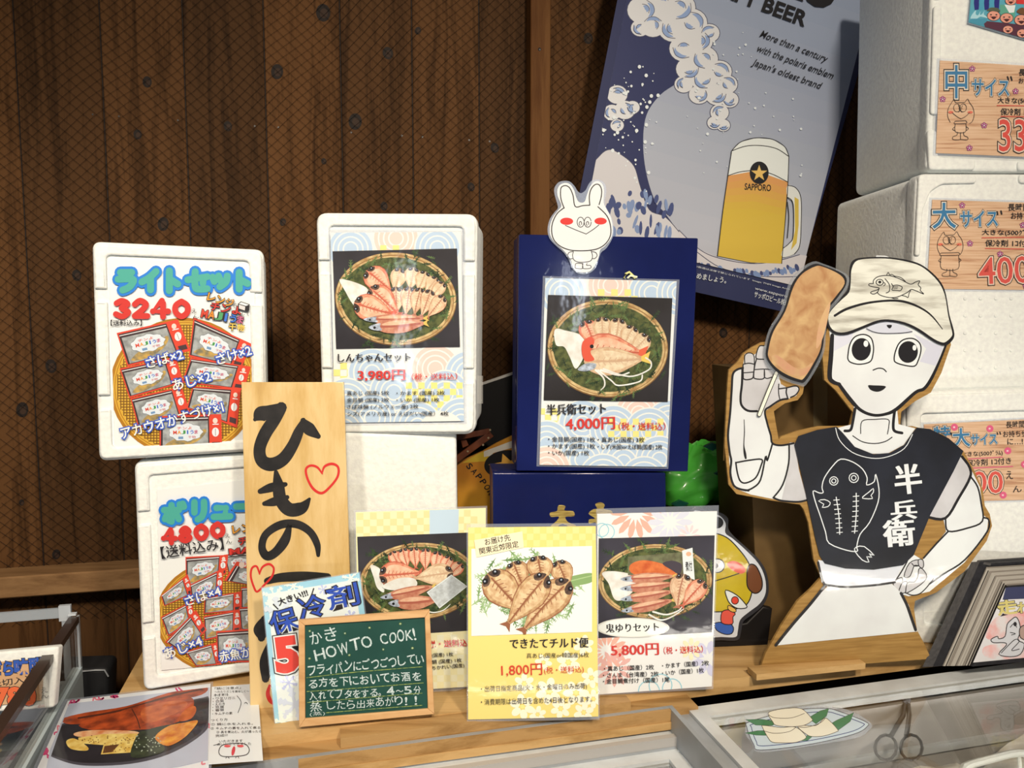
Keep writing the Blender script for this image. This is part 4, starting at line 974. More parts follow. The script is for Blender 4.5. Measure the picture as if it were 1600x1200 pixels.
# ---------------------------------------------------------------- cardboard figure of a shop boy
PF = stand(1187, 1051, ZS, yaw=7, lean=1.2)
za, zb = (1130, 390, .27494), (1100, 640, .36653); zh = (1120, 520, 1 / 6); zc = (1240, 390, 1 / 6); zf = (1360, 840, .1)
A_ = lambda q: T(za, q); B_ = lambda q: T(zb, q); H_ = lambda q: T(zh, q); C_ = lambda q: T(zc, q); F_ = lambda q: T(zf, q)
KRAFT = ink((168, 126, 66), .7, var=(146, 106, 52), scale=70, vs=(.15, 1, 3)); PAP = P(228, 224, 216, var=(214, 208, 200), scale=7, cbump=.08)
GRY = P(204, 196, 190, var=(188, 180, 174), scale=14); CAPW = P(224, 216, 196, var=(158, 148, 130), scale=26, vs=(.5, 1, 3), lo=.45, hi=.75, detail=5); SHIRT = P(34, 36, 44, var=(24, 25, 30), scale=12)
outl = (H_([(70, 1200), (80, 900), (100, 480), (112, 350), (200, 265), (250, 190), (330, 135), (420, 88), (520, 80), (600, 300), (700, 470), (820, 488), (806, 570), (760, 630), (640, 660), (535, 735), (550, 830), (580, 1000)])
        + A_([(330, 1062), (420, 1030), (540, 1004), (680, 1003), (720, 1000), (738, 925), (640, 800), (575, 740), (562, 560), (575, 500), (640, 330), (900, 60), (1200, 180), (1295, 540), (1240, 700), (1180, 812), (1090, 862), (1012, 922), (1005, 1008), (1080, 1004), (1250, 1050)])
        + B_([(1105, 175), (1150, 255), (1188, 340), (1197, 410), (1218, 445), (1228, 495), (1205, 560), (1110, 690), (990, 780), (900, 815), (895, 850), (908, 940), (935, 990), (968, 1062), (600, 1090), (235, 1118), (262, 1040), (330, 920), (400, 815), (455, 765), (500, 715), (468, 640), (445, 480), (425, 425), (410, 405), (290, 388), (140, 360), (105, 320), (88, 150)]))
fg = empty('figure_cutout', PF.at(1320, 1045), 'large cardboard cut-out of a boy in cap and black shirt waving a grilled fish', 'cut-out figure')
b = MB(); b.slab(PF, outl, .005, KRAFT); b.build('cardboard_panel', fg)
b = MB(); fm = [PF.at(1290, 1040, -.0055), PF.at(1350, 1036, -.0055)]; nb_ = -PF.n; nb_.z = 0; nb_.normalize()
tp = [PF.at(1300, 860, -.0055), PF.at(1345, 858, -.0055)]
for i in (0, 1): pass
e0, e1 = fm[0] + nb_ * .045, fm[1] + nb_ * .045; e0.z = e1.z = ZS + .001
b.loft([[fm[0], tp[0], e0], [fm[0] + (fm[1] - fm[0]) * .06, tp[0] + (tp[1] - tp[0]) * .08, e0 + (e1 - e0) * .06]], KRAFT, smooth=False); b.build('easel_strut', fg)
a = Art(PF, (0, 0, 1), off=.0002)
K = P(30, 28, 30)
def ln_(q, w, closed=False, m=None, n=4): a.line(q, w, m or K, closed=closed, n=n)
# left forearm, hand, upper arm
fore = H_([(118, 1200), (105, 960), (118, 700), (140, 400), (165, 350), (240, 325), (250, 280), (262, 200), (300, 183), (350, 205), (372, 190), (400, 125), (470, 120), (560, 330), (600, 480), (650, 510), (740, 495), (775, 530), (745, 590), (680, 615), (590, 640), (450, 735), (470, 820), (500, 960), (520, 1040), (580, 1060), (680, 1045), (730, 1030)]) + B_([(385, 140), (400, 250), (440, 385), (400, 397), (310, 384), (200, 362), (130, 335), (112, 280), (103, 160)])
a.poly(fore, PAP)
a.poly(H_([(235, 700), (225, 560), (245, 440), (250, 300), (268, 205), (300, 188), (345, 215), (372, 210), (405, 128), (450, 130), (520, 340), (600, 480), (650, 512), (735, 500), (765, 530), (740, 585), (680, 610), (590, 632), (450, 730), (330, 740), (265, 735)]), GRY)
a.poly(B_([(365, 140), (386, 140), (405, 260), (440, 385), (400, 393), (330, 385), (345, 320), (362, 220)]), GRY)
ln_(H_([(245, 330), (190, 345), (150, 390), (140, 520), (125, 750), (105, 960), (120, 1120), (135, 1200)]) + B_([(112, 270), (125, 320), (150, 338), (190, 345)]), 3.4)
ln_(H_([(240, 330), (235, 480), (222, 600), (232, 680), (290, 730), (375, 735)]), 3.6)
ln_(H_([(262, 290), (262, 215), (300, 188), (345, 210), (352, 290), (345, 370)]), 1.6); ln_(H_([(248, 295), (300, 285), (352, 295)]), 1.8); ln_(H_([(245, 300), (248, 430)]), 1.8); ln_(H_([(248, 375), (300, 372), (340, 368)]), 1.6); ln_(H_([(250, 432), (280, 440), (335, 425), (345, 370)]), 2)
ln_(H_([(440, 122), (400, 125), (375, 180), (370, 240), (440, 248)]), 1.8); ln_(H_([(372, 245), (355, 310), (345, 400), (360, 430), (440, 428), (445, 350)]), 1.8); ln_(H_([(348, 345), (440, 340), (510, 345)]), 1.6); ln_(H_([(445, 350), (445, 410), (470, 428), (515, 415)]), 1.6)
ln_(H_([(580, 480), (578, 560), (590, 625)]), 1.6); ln_(H_([(580, 525), (655, 515), (740, 498), (770, 530), (740, 580), (690, 605)]), 2); ln_(H_([(655, 515), (650, 560), (665, 615)]), 2.2)
ln_(H_([(665, 618), (590, 632), (500, 690), (450, 735), (475, 860), (505, 960), (520, 1035), (600, 1055), (720, 1035)]), 3)
a.line(H_([(255, 815), (258, 930), (252, 1050), (262, 1130), (270, 1175)]), [1, 1.4, 1.6, 4, 3], K)
ln_(H_([(520, 1040), (500, 1110), (470, 1200)]) + B_([(262, 200), (240, 300), (205, 335), (175, 345)]), 2.6)
ln_(B_([(362, 150), (360, 230), (335, 320), (295, 375)]), 2.6); ln_(B_([(295, 375), (330, 388), (400, 393), (440, 385)]), 3)
ln_(B_([(135, 225), (142, 270), (155, 305), (180, 312), (220, 290), (242, 240), (245, 212), (190, 216), (135, 226)]), 2.4)
# neck, head
a.poly(A_([(742, 880), (735, 1045), (760, 1100), (860, 1140), (960, 1110), (1000, 1050), (985, 880)]), PAP)
a.poly(B_([(560, 80), (640, 60), (820, 60), (900, 80), (850, 150), (780, 188), (700, 188), (620, 150)]), PAP)
ln_(A_([(748, 905), (735, 980), (722, 1025), (690, 1030)]), 4.4); ln_(A_([(975, 900), (965, 990), (972, 1030), (1015, 1042)]), 4.4)
ln_(A_([(780, 1045), (788, 975), (860, 965), (935, 965), (940, 1000), (932, 1048)]), 1.5); ln_(A_([(735, 1058), (790, 1092), (860, 1102), (920, 1090), (958, 1066)]), 1.6)
hd = A_([(600, 440), (612, 560), (608, 700), (612, 738), (655, 768), (700, 835), (770, 905), (850, 938), (930, 930), (1010, 880), (1090, 815), (1150, 780), (1200, 690), (1262, 545), (1200, 420), (900, 360)])
a.poly(hd, PAP)
a.poly(C_([(365, 815), (560, 780), (530, 870), (380, 950), (352, 960)]), P(212, 206, 208)); a.poly(C_([(1120, 790), (1400, 915), (1330, 1090), (1180, 1050), (1240, 930)]), P(206, 200, 204))
a.line(A_([(618, 488), (612, 600), (604, 720), (625, 752), (660, 765)]), [6, 7, 7, 6, 5], K); a.line(A_([(655, 762), (720, 850), (780, 912), (850, 940), (920, 935), (985, 905), (1090, 812), (1140, 790), (1180, 735), (1225, 640), (1262, 548)]), [5, 6, 5, 4.5, 4.5, 5.5, 5, 5, 5, 4, 3.5], K)
for eye, pu, hl in ((C_([(508, 1030), (508, 980), (525, 890), (570, 820), (650, 795), (720, 825), (745, 900), (742, 980), (715, 1050), (620, 1075), (540, 1060)]), (632, 935, 90, 106), (675, 882, 22, 30)), (C_([(940, 1030), (950, 960), (985, 880), (1040, 840), (1120, 835), (1180, 880), (1190, 950), (1165, 1040), (1130, 1092), (1040, 1085), (960, 1060)]), (1070, 960, 92, 102), (1130, 920, 18, 26))):
    a.sp(eye, WHT); ln_(eye, 2, True); c = C_([pu[:2]])[0]; a.ell(c[0], c[1], pu[2] / 6, pu[3] / 6, K, rot=8); c = C_([hl[:2]])[0]; a.ell(c[0], c[1], hl[2] / 6, hl[3] / 6, WHT)
ln_(A_([(850, 685), (880, 674), (908, 678), (925, 694)]), 1.8); a.sp(A_([(822, 772), (850, 771), (920, 776), (905, 798), (872, 808), (836, 797)]), K)
# right arm
a.poly(B_([(1095, 190), (1130, 240), (1175, 330), (1190, 450), (1210, 465), (1205, 520), (1110, 650), (960, 775), (870, 795), (815, 778), (812, 730), (850, 640), (880, 610), (930, 640), (1030, 520), (1020, 470), (960, 455), (1050, 250)]), PAP)
a.poly(B_([(1095, 195), (1130, 260), (1125, 300), (1080, 380), (1020, 465), (960, 455), (1050, 260)]), GRY)
ln_(B_([(1098, 200), (1130, 245), (1132, 290), (1085, 375), (1028, 462), (955, 458)]), 4.2); ln_(B_([(1135, 285), (1165, 330), (1180, 400), (1185, 475), (1120, 505), (1040, 518), (1028, 468)]), 2.6); ln_(B_([(1190, 460), (1212, 470), (1205, 520), (1110, 640), (1020, 700), (960, 742)]), 2.6)
ln_(B_([(1040, 518), (990, 570), (935, 632)]), 2.6)
for q in ([(360, 680), (480, 620), (495, 690), (450, 800), (430, 855), (380, 840), (360, 760)], [(495, 700), (575, 700), (545, 850), (440, 845)], [(575, 700), (680, 690), (735, 610), (750, 490), (810, 490), (875, 610), (780, 730), (570, 860), (545, 840)], [(600, 400), (740, 345), (745, 430), (680, 435), (640, 540), (600, 610), (520, 600)], [(745, 345), (810, 345), (825, 430), (800, 475), (750, 435)]): a.poly(F_(q), GRY); ln_(F_(q), 1.5, True, n=3)
ln_(F_([(550, 860), (640, 895), (750, 880), (850, 800), (980, 640)]), 1.7); ln_(F_([(640, 400), (680, 440), (740, 440)]), 1.5)
# belt and apron
a.poly(B_([(485, 640), (500, 735), (525, 755), (815, 740), (830, 690), (870, 630), (840, 660), (700, 672)]), P(214, 210, 208)); ap = B_([(525, 752), (800, 742), (840, 782), (870, 830), (908, 945), (600, 975), (300, 1005), (400, 880)]); a.poly(ap, PAP)
ln_(B_([(485, 650), (500, 715), (512, 745)]), 3.4); ln_(B_([(512, 745), (600, 755), (720, 748), (812, 735)]), 3.4); ln_(B_([(512, 752), (450, 830), (380, 910), (305, 1003)]), 4.6); ln_(B_([(838, 782), (862, 830), (880, 880), (900, 938)]), 4.6); ln_(F_([(625, 240), (560, 380), (470, 540), (390, 660)]), 2.2)
a.build('painted_body', fg)
# shirt
a = Art(PF, (0, 0, 1), off=a.off + .0004)
b = MB(); so = B_([(383, 150), (400, 112), (480, 86), (562, 72), (590, 100), (640, 158), (720, 190), (790, 184), (850, 150), (885, 100), (905, 76), (960, 82), (1040, 122), (1102, 176), (1060, 262), (960, 450), (890, 620), (845, 662), (720, 681), (600, 676), (512, 655), (490, 620), (470, 540), (430, 350)])
b.slab(PF, so, .0008, SHIRT, off=a.off + .0006); st = b.build('shirt', fg)
a.off += .0007; WL = P(226, 222, 214)
ln_(B_([(558, 78), (575, 130), (630, 182), (710, 206), (780, 200), (850, 165), (885, 105)]), 1.2, m=WL)
ln_(B_([(505, 352), (500, 330), (510, 290), (545, 240), (580, 210), (630, 222), (672, 252), (692, 290), (690, 320), (722, 306), (728, 274), (742, 335), (738, 395), (702, 480), (662, 530), (648, 582), (650, 602), (605, 598), (530, 568), (515, 520), (492, 450), (472, 392), (462, 346), (488, 354)]), 1.6, True, WL, 3)
ln_(B_([(645, 585), (680, 582), (722, 620), (700, 612), (712, 628), (690, 625), (700, 648), (672, 640), (640, 602)]), 1.5, True, WL, 2)
for c, r in (((550, 303), 18), ((550, 303), 9), ((635, 290), 20), ((635, 290), 10)):
    p = B_([c])[0]; a.line([(p[0] + r * .3665 * math.cos(t * .524), p[1] + r * .3665 * math.sin(t * .524)) for t in range(12)], 1.4, WL, closed=True, smooth=False)
ln_(B_([(718, 335), (700, 350), (672, 372), (680, 378), (715, 378), (708, 365), (718, 352)]), 1.4, True, WL, 2); ln_(B_([(485, 388), (510, 382), (535, 395), (525, 412), (500, 415), (508, 402)]), 1.4, True, WL, 2)
for x0, y0, x1, y1 in ((560, 372, 575, 530), (645, 355, 638, 525)):
    ln_(B_([(x0, y0), ((x0 + x1) / 2 + 4, (y0 + y1) / 2), (x1, y1)]), 1.5, m=WL)
    for k in range(8): f = (k + .7) / 8; x, y = x0 + (x1 - x0) * f, y0 + (y1 - y0) * f; a.line(B_([(x - 12, y - 1), (x + 12, y - 3)]), 1.3, WL, smooth=False)
for ch, p0, p1, h in (('半', (818, 362), (925, 350), 124), ('兵', (798, 470), (902, 462), 80), ('衛', (768, 585), (895, 574), 112)): a.text(ch, *B_([p0, p1]), h * .36653, WL, off=.012, bold=.028)
a.build('white_print', st)
# cap
CAPO = .0022 + .0012
b = MB(); co = spline(C_([(530, 130), (560, 95), (620, 78), (760, 70), (900, 75), (1060, 100), (1180, 140), (1290, 220), (1370, 310), (1410, 400), (1430, 500), (1450, 620), (1490, 760), (1488, 830), (1440, 885), (1390, 898), (1300, 860), (1150, 760), (1020, 700), (880, 675), (780, 685), (640, 740), (500, 795), (400, 798), (340, 765), (295, 690), (295, 610), (340, 540), (420, 460), (490, 390), (515, 300), (515, 200)]), 3, True)
b.slab(PF, co, .0016, K, off=a.off + .0006); cp = b.build('cap', fg); reg(cp, 'off white cap with a drawn fish on it')
a = Art(PF, zc, off=a.off + .00065)
cin = [(560, 125), (620, 95), (760, 85), (900, 90), (1060, 118), (1180, 158), (1280, 235), (1355, 320), (1398, 410), (1418, 500), (1436, 620), (1470, 760), (1470, 810), (1420, 860), (1380, 870), (1300, 835), (1160, 740), (1030, 682), (880, 655), (770, 665), (640, 715), (500, 768), (410, 775), (350, 745), (318, 680), (320, 610), (360, 550), (440, 470), (510, 400), (525, 300), (530, 200)]
a.sp(cin, CAPW, n=3)
a.line([(375, 620), (480, 560), (640, 510), (800, 485), (960, 480), (1080, 505), (1200, 560), (1290, 630), (1382, 745)], [22, 24, 22, 20, 22, 22, 18, 14, 8], K)
fk = lambda p, w=8, cl=False: a.line(p, w, K, closed=cl, n=4)
fk([(735, 320), (740, 285), (790, 252), (880, 245), (980, 275), (1080, 325), (1130, 305), (1170, 295), (1155, 330), (1180, 360), (1175, 385), (1208, 418), (1140, 390), (1090, 375), (1050, 405), (960, 445), (880, 450), (800, 428), (770, 400)])
fk([(735, 320), (700, 322), (695, 338), (740, 352), (790, 362), (770, 380), (720, 395), (712, 410), (740, 418), (775, 400), (790, 362)]); a.ell(795, 308, 38, 32, K, n=18); a.ell(795, 308, 29, 24, CAPW, n=18); a.ell(796, 306, 15, 14, K, n=12)
fk([(845, 275), (885, 330), (885, 390), (855, 408)]); fk([(835, 310), (848, 325), (832, 342)], 7); fk([(905, 320), (920, 350), (910, 380), (960, 385), (990, 385), (1005, 352), (960, 335), (920, 340)]); fk([(925, 352), (965, 350)], 6); fk([(925, 368), (960, 366)], 6)
fk([(860, 240), (875, 215), (888, 238), (910, 235), (935, 250), (965, 255), (1000, 268), (1035, 300)], 7); fk([(1000, 430), (1040, 440), (1060, 450), (1070, 410), (1085, 385)], 7); fk([(905, 452), (930, 460), (965, 458)], 8)
a.build('cap_drawing', cp)
a = Art(PF, zc, off=.0016); a.sp([(675, 742), (760, 700), (880, 680), (1000, 705), (1110, 770), (1040, 785), (900, 792), (760, 782)], P(206, 202, 204)); a.line([(680, 742), (740, 770), (820, 785), (960, 785), (1050, 778), (1105, 768)], 8, K); a.sp([(868, 708), (915, 708), (905, 735), (885, 736)], K); a.build('cap_underside', fg)
b = MB(); b.slab(PF, rnd(C_([(770, 55), (860, 58), (890, 72), (880, 84), (765, 76)]), 2), .0012, PAP, off=.0015); b.build('cap_button', fg)
# fish on a stick
GF = P(204, 164, 112, var=(166, 112, 70), scale=34, detail=7, lo=.3, hi=.7, dist=.6)
b = MB(); b.slab(PF, spline(A_([(500, 70), (560, 82), (690, 138), (704, 200), (650, 290), (592, 360), (576, 460), (568, 570), (528, 665), (462, 768), (428, 772), (330, 738), (262, 688), (226, 625), (226, 555), (255, 450), (322, 340), (362, 200), (420, 120)]), 3, True), .001, film(.3, (150, 150, 150)), off=.0052)
gf = b.build('grilled_fish', fg); reg(gf, 'brown grilled fish piece on a stick in clear film')
a = Art(PF, za, off=.0053); a.sp([(505, 84), (560, 92), (672, 140), (690, 195), (640, 275), (580, 350), (566, 460), (556, 560), (520, 645), (460, 745), (420, 752), (335, 720), (275, 672), (238, 615), (238, 560), (266, 460), (335, 345), (378, 205), (435, 128)], K, n=4)
a.sp([(515, 97), (560, 100), (655, 145), (680, 195), (628, 270), (572, 348), (556, 460), (545, 560), (508, 640), (452, 728), (420, 735), (345, 705), (285, 662), (250, 612), (250, 565), (278, 465), (345, 350), (390, 215), (440, 140)], GF, n=4)
a.sp([(270, 620), (300, 600), (420, 680), (500, 640), (450, 715), (360, 700)], P(196, 136, 104, var=(196, 156, 108), scale=40), n=4); a.sp([(560, 360), (600, 300), (580, 420), (550, 520), (520, 560), (530, 450)], P(200, 142, 112, var=(206, 164, 114), scale=40), n=4)
a.build('picture', gf)
a = Art(PF, zh, off=.0045); a.line([(548, 375), (470, 560), (388, 765)], 42, K, smooth=False); a.line([(548, 375), (470, 560), (388, 765)], 28, P(236, 226, 200), smooth=False); a.build('stick', gf)

# ---------------------------------------------------------------- beer poster on the wall
PBP = deep(1130, 230, 1.80, yaw=16); zp = (900, 0, .4)
pq = [(1001, -185), (1383, -30), (1233, 489), (884, 411)]
bp = sheet('beer_poster', 'tall beer poster with a blue wave and a full glass mug, tilted on the wall', 'poster', PBP, pq, P(42, 46, 78), thick=.0012)
a = Art(PBP, zp, off=.0003); pi = [(282, -440), (1180, -110), (868, 1120), (20, 920)]
a.setclip(pi)
def lerp3(c0, c1, f): return tuple(int(c0[k] + (c1[k] - c0[k]) * f) for k in range(3))
a.poly(pi, P(186, 186, 192))
for k in range(14):
    f0, f1 = k / 14, (k + 1) / 14; c = lerp3((144, 150, 166), (184, 178, 178), f0)
    a.poly([bil(pi, 0, f0), bil(pi, 1, f0), bil(pi, 1, f1), bil(pi, 0, f1)], P(*c))
# a plain swell with round foam
a.sp([(200, -100), (330, 40), (470, 180), (420, 300), (330, 370), (275, 450), (262, 560), (275, 680), (310, 790), (345, 830), (400, 915), (420, 1020), (0, 920), (60, 600), (140, 250)], P(46, 50, 84), n=6)
foam = P(216, 208, 200); fsh = P(142, 158, 188); fl_ = P(70, 70, 90)
FC = [(260, 40, 60), (330, 10, 70), (400, 30, 66), (450, 90, 62), (380, 110, 60), (300, 100, 50), (480, 160, 54), (420, 190, 56), (520, 130, 40), (500, 230, 54), (440, 270, 50), (560, 280, 48), (500, 310, 52), (590, 330, 40), (550, 370, 46), (480, 370, 40), (600, 390, 34), (560, 440, 36), (420, 330, 36), (250, 110, 36), (575, 490, 26), (540, 480, 28), (160, 370, 40), (190, 430, 40), (140, 440, 34), (220, 420, 28), (160, 490, 26)]
for x, y, r in FC: a.ell(x, y, r + 3, r * .9 + 3, fl_, n=20)
a.up()
for x, y, r in FC: a.ell(x, y, r, r * .9, foam, n=20, lay=False)
for x, y, r in FC:
    for k in range(2):
        t = random.uniform(0, 6.28); g = .62 if k else .3
        a.line([(x + r * g * math.cos(t + q), y + r * g * .9 * math.sin(t + q)) for q in (0, .5, 1., 1.5, 2.)], [2, r * .22, r * .3, r * .2, 1], fsh, n=3, cap=False)
        a.line([(x + r * (g + .14) * math.cos(t + q), y + r * (g + .14) * .9 * math.sin(t + q)) for q in (-.2, .5, 1.2, 2.)], 2.2, fl_, n=3, cap=False)
hump = [(20, 920), (50, 680), (90, 610), (130, 585), (175, 605), (225, 650), (250, 730), (285, 820), (350, 850), (420, 930), (430, 1010)]
a.sp(hump, P(206, 196, 190), n=5); a.line(hump[:1] + hump[1:10], 3, fl_)
a.up()
for k in range(60):
    x, y = random.uniform(60, 400), random.uniform(740, 930)
    if y > 690 + max(0, (x - 130)) * .45: a.ell(x, y, random.uniform(5, 13), random.uniform(10, 30), P(128, 142, 172) if k % 2 else P(70, 78, 116), rot=random.uniform(-20, 20), n=9, lay=False)
a.up(); dm = P(224, 222, 218)
for k in range(120):
    x, y = random.uniform(80, 320), random.uniform(260, 800)
    if x < 330 - (y - 300) * .1 and y < 580 + abs(x - 130) * 1.5: r = random.choice((2, 3, 3, 5, 7)); a.ell(x, y, r, r * 1.1, dm, n=7, lay=False)
for k in range(75):
    x, y = random.uniform(350, 900), random.uniform(120, 690); r = random.choice((2, 3, 4, 5, 6))
    if x > 420 + abs(y - 480) * .3 and not (600 < x < 830 and y > 530) and not (690 < x and y < 360): a.ell(x, y, r, r, dm, n=8, lay=False)
# swell behind the mug
sw = [(400, 900), (480, 975), (560, 1010), (680, 1030), (780, 1020), (870, 995), (900, 1000), (880, 1130), (400, 1040)]
a.poly(sw, P(206, 194, 188)); a.line(sw[:6], 3, fl_); a.line([(470, 985), (560, 1045), (680, 1075), (780, 1082), (870, 1080)], 3, fl_)
a.up()
for k in range(34): x = 480 + k * 11.5; a.ell(x, 1040 + 25 * math.sin((x - 480) / 130) + random.uniform(-8, 14), random.uniform(5, 10), random.uniform(8, 17), P(120, 136, 170) if k % 3 else P(66, 72, 108), rot=-20, n=9, lay=False)
# mug
a.poly([(605, 590), (640, 556), (700, 540), (765, 546), (812, 575), (828, 612), (822, 720), (800, 1030), (680, 1026), (550, 1000)], P(226, 222, 208))
for k in range(12):
    f0, f1 = k / 12, (k + 1) / 12; m_ = P(*lerp3((214, 148, 84), (208, 170, 62), min(1, f0 * 2.6)))
    Lp = lambda f: (589 - 39 * f, 688 + 312 * f); Rp = lambda f: (823 - 23 * f, 712 + 318 * f); Mp = lambda f: (700 - 20 * f, 668 + 358 * f)
    a.poly([Lp(f0), Mp(f0), Rp(f0), Rp(f1), Mp(f1), Lp(f1)], m_)
hd_ = [(822, 725), (855, 735), (875, 775), (876, 870), (870, 960), (850, 992), (802, 1005), (806, 970), (830, 950), (845, 920), (845, 800), (822, 770)]
a.sp(hd_, P(220, 214, 200), n=3); a.poly([(850, 770), (866, 780), (866, 880), (858, 950), (836, 978), (852, 900)], P(206, 172, 70))
for q in ([(605, 590), (590, 690), (570, 830), (550, 1000)], [(828, 612), (822, 760), (808, 930), (800, 1030)], [(605, 590), (640, 556), (700, 540), (765, 546), (812, 575), (828, 612)], [(607, 590), (660, 572), (720, 570), (780, 582), (827, 612)], [(589, 688), (640, 672), (700, 668), (760, 680), (823, 712)], [(824, 725), (855, 735), (875, 775), (876, 870), (870, 960), (850, 992)], [(824, 772), (845, 800), (845, 920), (830, 950), (806, 970)], [(822, 790), (828, 850), (822, 930)]): a.line(q, 3, K)
a.ell(712, 676, 37, 44, K, n=30)
a.poly([(712 + (33 if i % 2 == 0 else 13) * math.cos(R(-90 + 36 * i)), 678 + (33 if i % 2 == 0 else 13) * math.sin(R(-90 + 36 * i))) for i in range(10)], P(226, 180, 96))
a.text('SAPPORO', (655, 742), (757, 748), 25, K, off=.02)
a.build('picture', bp)
a = a.over()
a.text('DRAFT BEER', (462, -52), (884, 104), 56, K, off=.03); a.text('SAPPORO', (360, -190), (985, 40), 110, K, off=.05)
for st, p0, p1 in (('More than a century', (708, 152), (966, 252)), ('with the polaris emblem', (694, 208), (990, 318)), ("Japan's oldest brand", (678, 262), (942, 356))): a.text(st, p0, p1, 36, K, off=.006, shear=.22)
a.setclip(None)
wt = P(216, 212, 206); a.text('お酒はやめましょう。', (380, 1075), (582, 1108), 24, wt, off=.008); a.text('www.sapporobeer.jp', (694, 1134), (880, 1182), 14, wt); a.text('サッポロビール株式会社', (690, 1160), (852, 1205), 24, wt, off=.008); a.text('未成年者の飲酒は法律で禁じられています  Image: TNM Image Archives', (400, 1030), (850, 1140), 9, wt)
a.build('lettering', bp)
# ---------------------------------------------------------------- things standing behind, in the middle
AMB = ink((176, 104, 34), .4, var=(196, 138, 40), scale=5, coat=.3); zs = (690, 580, .2)
# black board leaning on the wall, its white top edge sloping
PK2 = deep(770, 720, 1.66, yaw=8)
bd = MB(); bd.slab(PK2, [(735, 608), (835, 574), (835, 956), (735, 958)], .006, Q(16, 15, 16, rough=.5)); o = bd.build('black_board', origin=PK2.at(780, 985)); reg(o, 'black board with a white sloping top edge, leaning on the wall behind the boxes', 'board')
bd = MB(); bd.slab(PK2, [(735, 604), (835, 570), (835, 574), (735, 608)], .007, Q(196, 186, 172)); bd.build('edge_strip', o)
PAM = deep(760, 740, 1.60, yaw=6)
q = [(700, 738)] + [(690 + x * .2, 580 + y * .2) for x, y in ((120, 705), (240, 660), (330, 618), (430, 560), (545, 505), (640, 480), (760, 470))] + [(846, 972), (704, 975)]
o = sheet('beer_advert', 'amber beer advertising panel with a black star emblem, behind the lower navy box', 'advert panel', PAM, q, AMB, thick=.006)
a = Art(PAM, zs); a.setclip(q, True)
a.poly([(230, 665), (330, 618), (430, 560), (545, 505), (760, 470), (760, 600), (545, 600), (400, 640), (330, 660)], P(206, 190, 170)); a.poly([(330, 620), (240, 662), (120, 705), (120, 720), (380, 700), (380, 600)], P(200, 160, 44)); a.poly([(330, 618), (430, 560), (640, 480), (760, 470), (760, 560), (560, 580), (420, 610), (390, 660), (330, 670)], P(206, 192, 172))
a.ell(500, 725, 168, 108, P(20, 18, 20), rot=-8, n=40)
a.poly([(515 + (150 if i % 2 == 0 else 60) * math.cos(R(-105 + 36 * i)), 735 + (95 if i % 2 == 0 else 40) * math.sin(R(-105 + 36 * i))) for i in range(10)], P(222, 160, 66))
for i, ch in enumerate('SAPPORO'):
    t = i / 6; x, y = 190 + 190 * t + 12 * math.sin(t * 3), 745 + 235 * t + 0 * t; g = R(48 + 22 * t)
    a.text(ch, (x, y), (x + 34 * math.cos(g), y + 34 * math.sin(g)), 46, P(26, 22, 22), off=.02)
a.build('print', o)
# brown folding stand
PST = deep(740, 690, 1.57, yaw=6); brn = ink((112, 56, 28), .5, var=(88, 42, 22), scale=30)
t = empty('folding_stand', PST.at(715, 985), 'brown wooden folding stand with nail heads, behind the middle foam boxes', 'stand')
for k, q in enumerate([[(100, 500), (370, 450), (385, 490), (100, 545)], [(145, 530), (190, 530), (212, 580), (165, 600)], [(90, 680), (375, 470), (408, 510), (120, 720)], [(-10, 700), (120, 640), (140, 1995), (0, 2000)]]):
    b = MB(); b.slab(PST.moved(-.008 * (k % 2)), T(zs, q), .0075, brn, bevel=.001); b.build('slat', t)
for k, (x, y) in enumerate(((378, 458), (204, 625), (365, 520), (324, 575))): 
    b = MB(); p = PST.at(*T(zs, [(x, y)])[0]); b.tube([p, p + PST.n * .002], .0022, Q(190, 160, 120, rough=.3, metal=.6)); b.build('nail_head', t)
# dark storage box carrying the green bag
PDK = deep(1130, 900, 1.66, yaw=10)
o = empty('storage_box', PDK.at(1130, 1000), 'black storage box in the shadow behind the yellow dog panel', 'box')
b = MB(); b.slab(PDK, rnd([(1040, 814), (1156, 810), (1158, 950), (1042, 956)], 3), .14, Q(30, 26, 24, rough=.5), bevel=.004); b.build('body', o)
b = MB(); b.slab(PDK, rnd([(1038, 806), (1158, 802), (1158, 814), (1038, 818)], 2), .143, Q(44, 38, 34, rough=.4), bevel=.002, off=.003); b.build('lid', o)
# crumpled green bag
gm = ink((96, 206, 70), .35, coat=.3, var=(70, 170, 54), scale=9, cbump=.2); gb = MB(); n1, n2 = 48, 26
c0 = at_d(1088, 748, 1.74); 
for i in range(n1):
    for j in range(n2 + 1):
        th, ph_ = 2 * math.pi * i / n1, math.pi * j / n2 - math.pi / 2
        w = 1 + .07 * math.sin(5 * th + 3 * ph_) + .05 * math.sin(9 * th - 4 * ph_) + .04 * math.sin(13 * ph_ + 2 * th)
        gb.V.append(c0 + Vector((.115 * math.cos(ph_) * math.cos(th) * w, .062 * math.cos(ph_) * math.sin(th) * w, .078 * math.sin(ph_) * w + .028 * math.cos(ph_) * math.cos(th))))
for i in range(n1):
    for j in range(n2):
        k, l = i * (n2 + 1) + j, ((i + 1) % n1) * (n2 + 1) + j; gb.face((k, l, l + 1, k + 1), gm, True)
lo = min(v.z for v in gb.V)
o = gb.build('green_bag', origin=Vector((c0.x, c0.y, lo))); reg(o, 'crumpled shiny green bag stuffed between the navy boxes and the cardboard figure', 'bag')
lm = ink((36, 104, 84), .4, coat=.4)
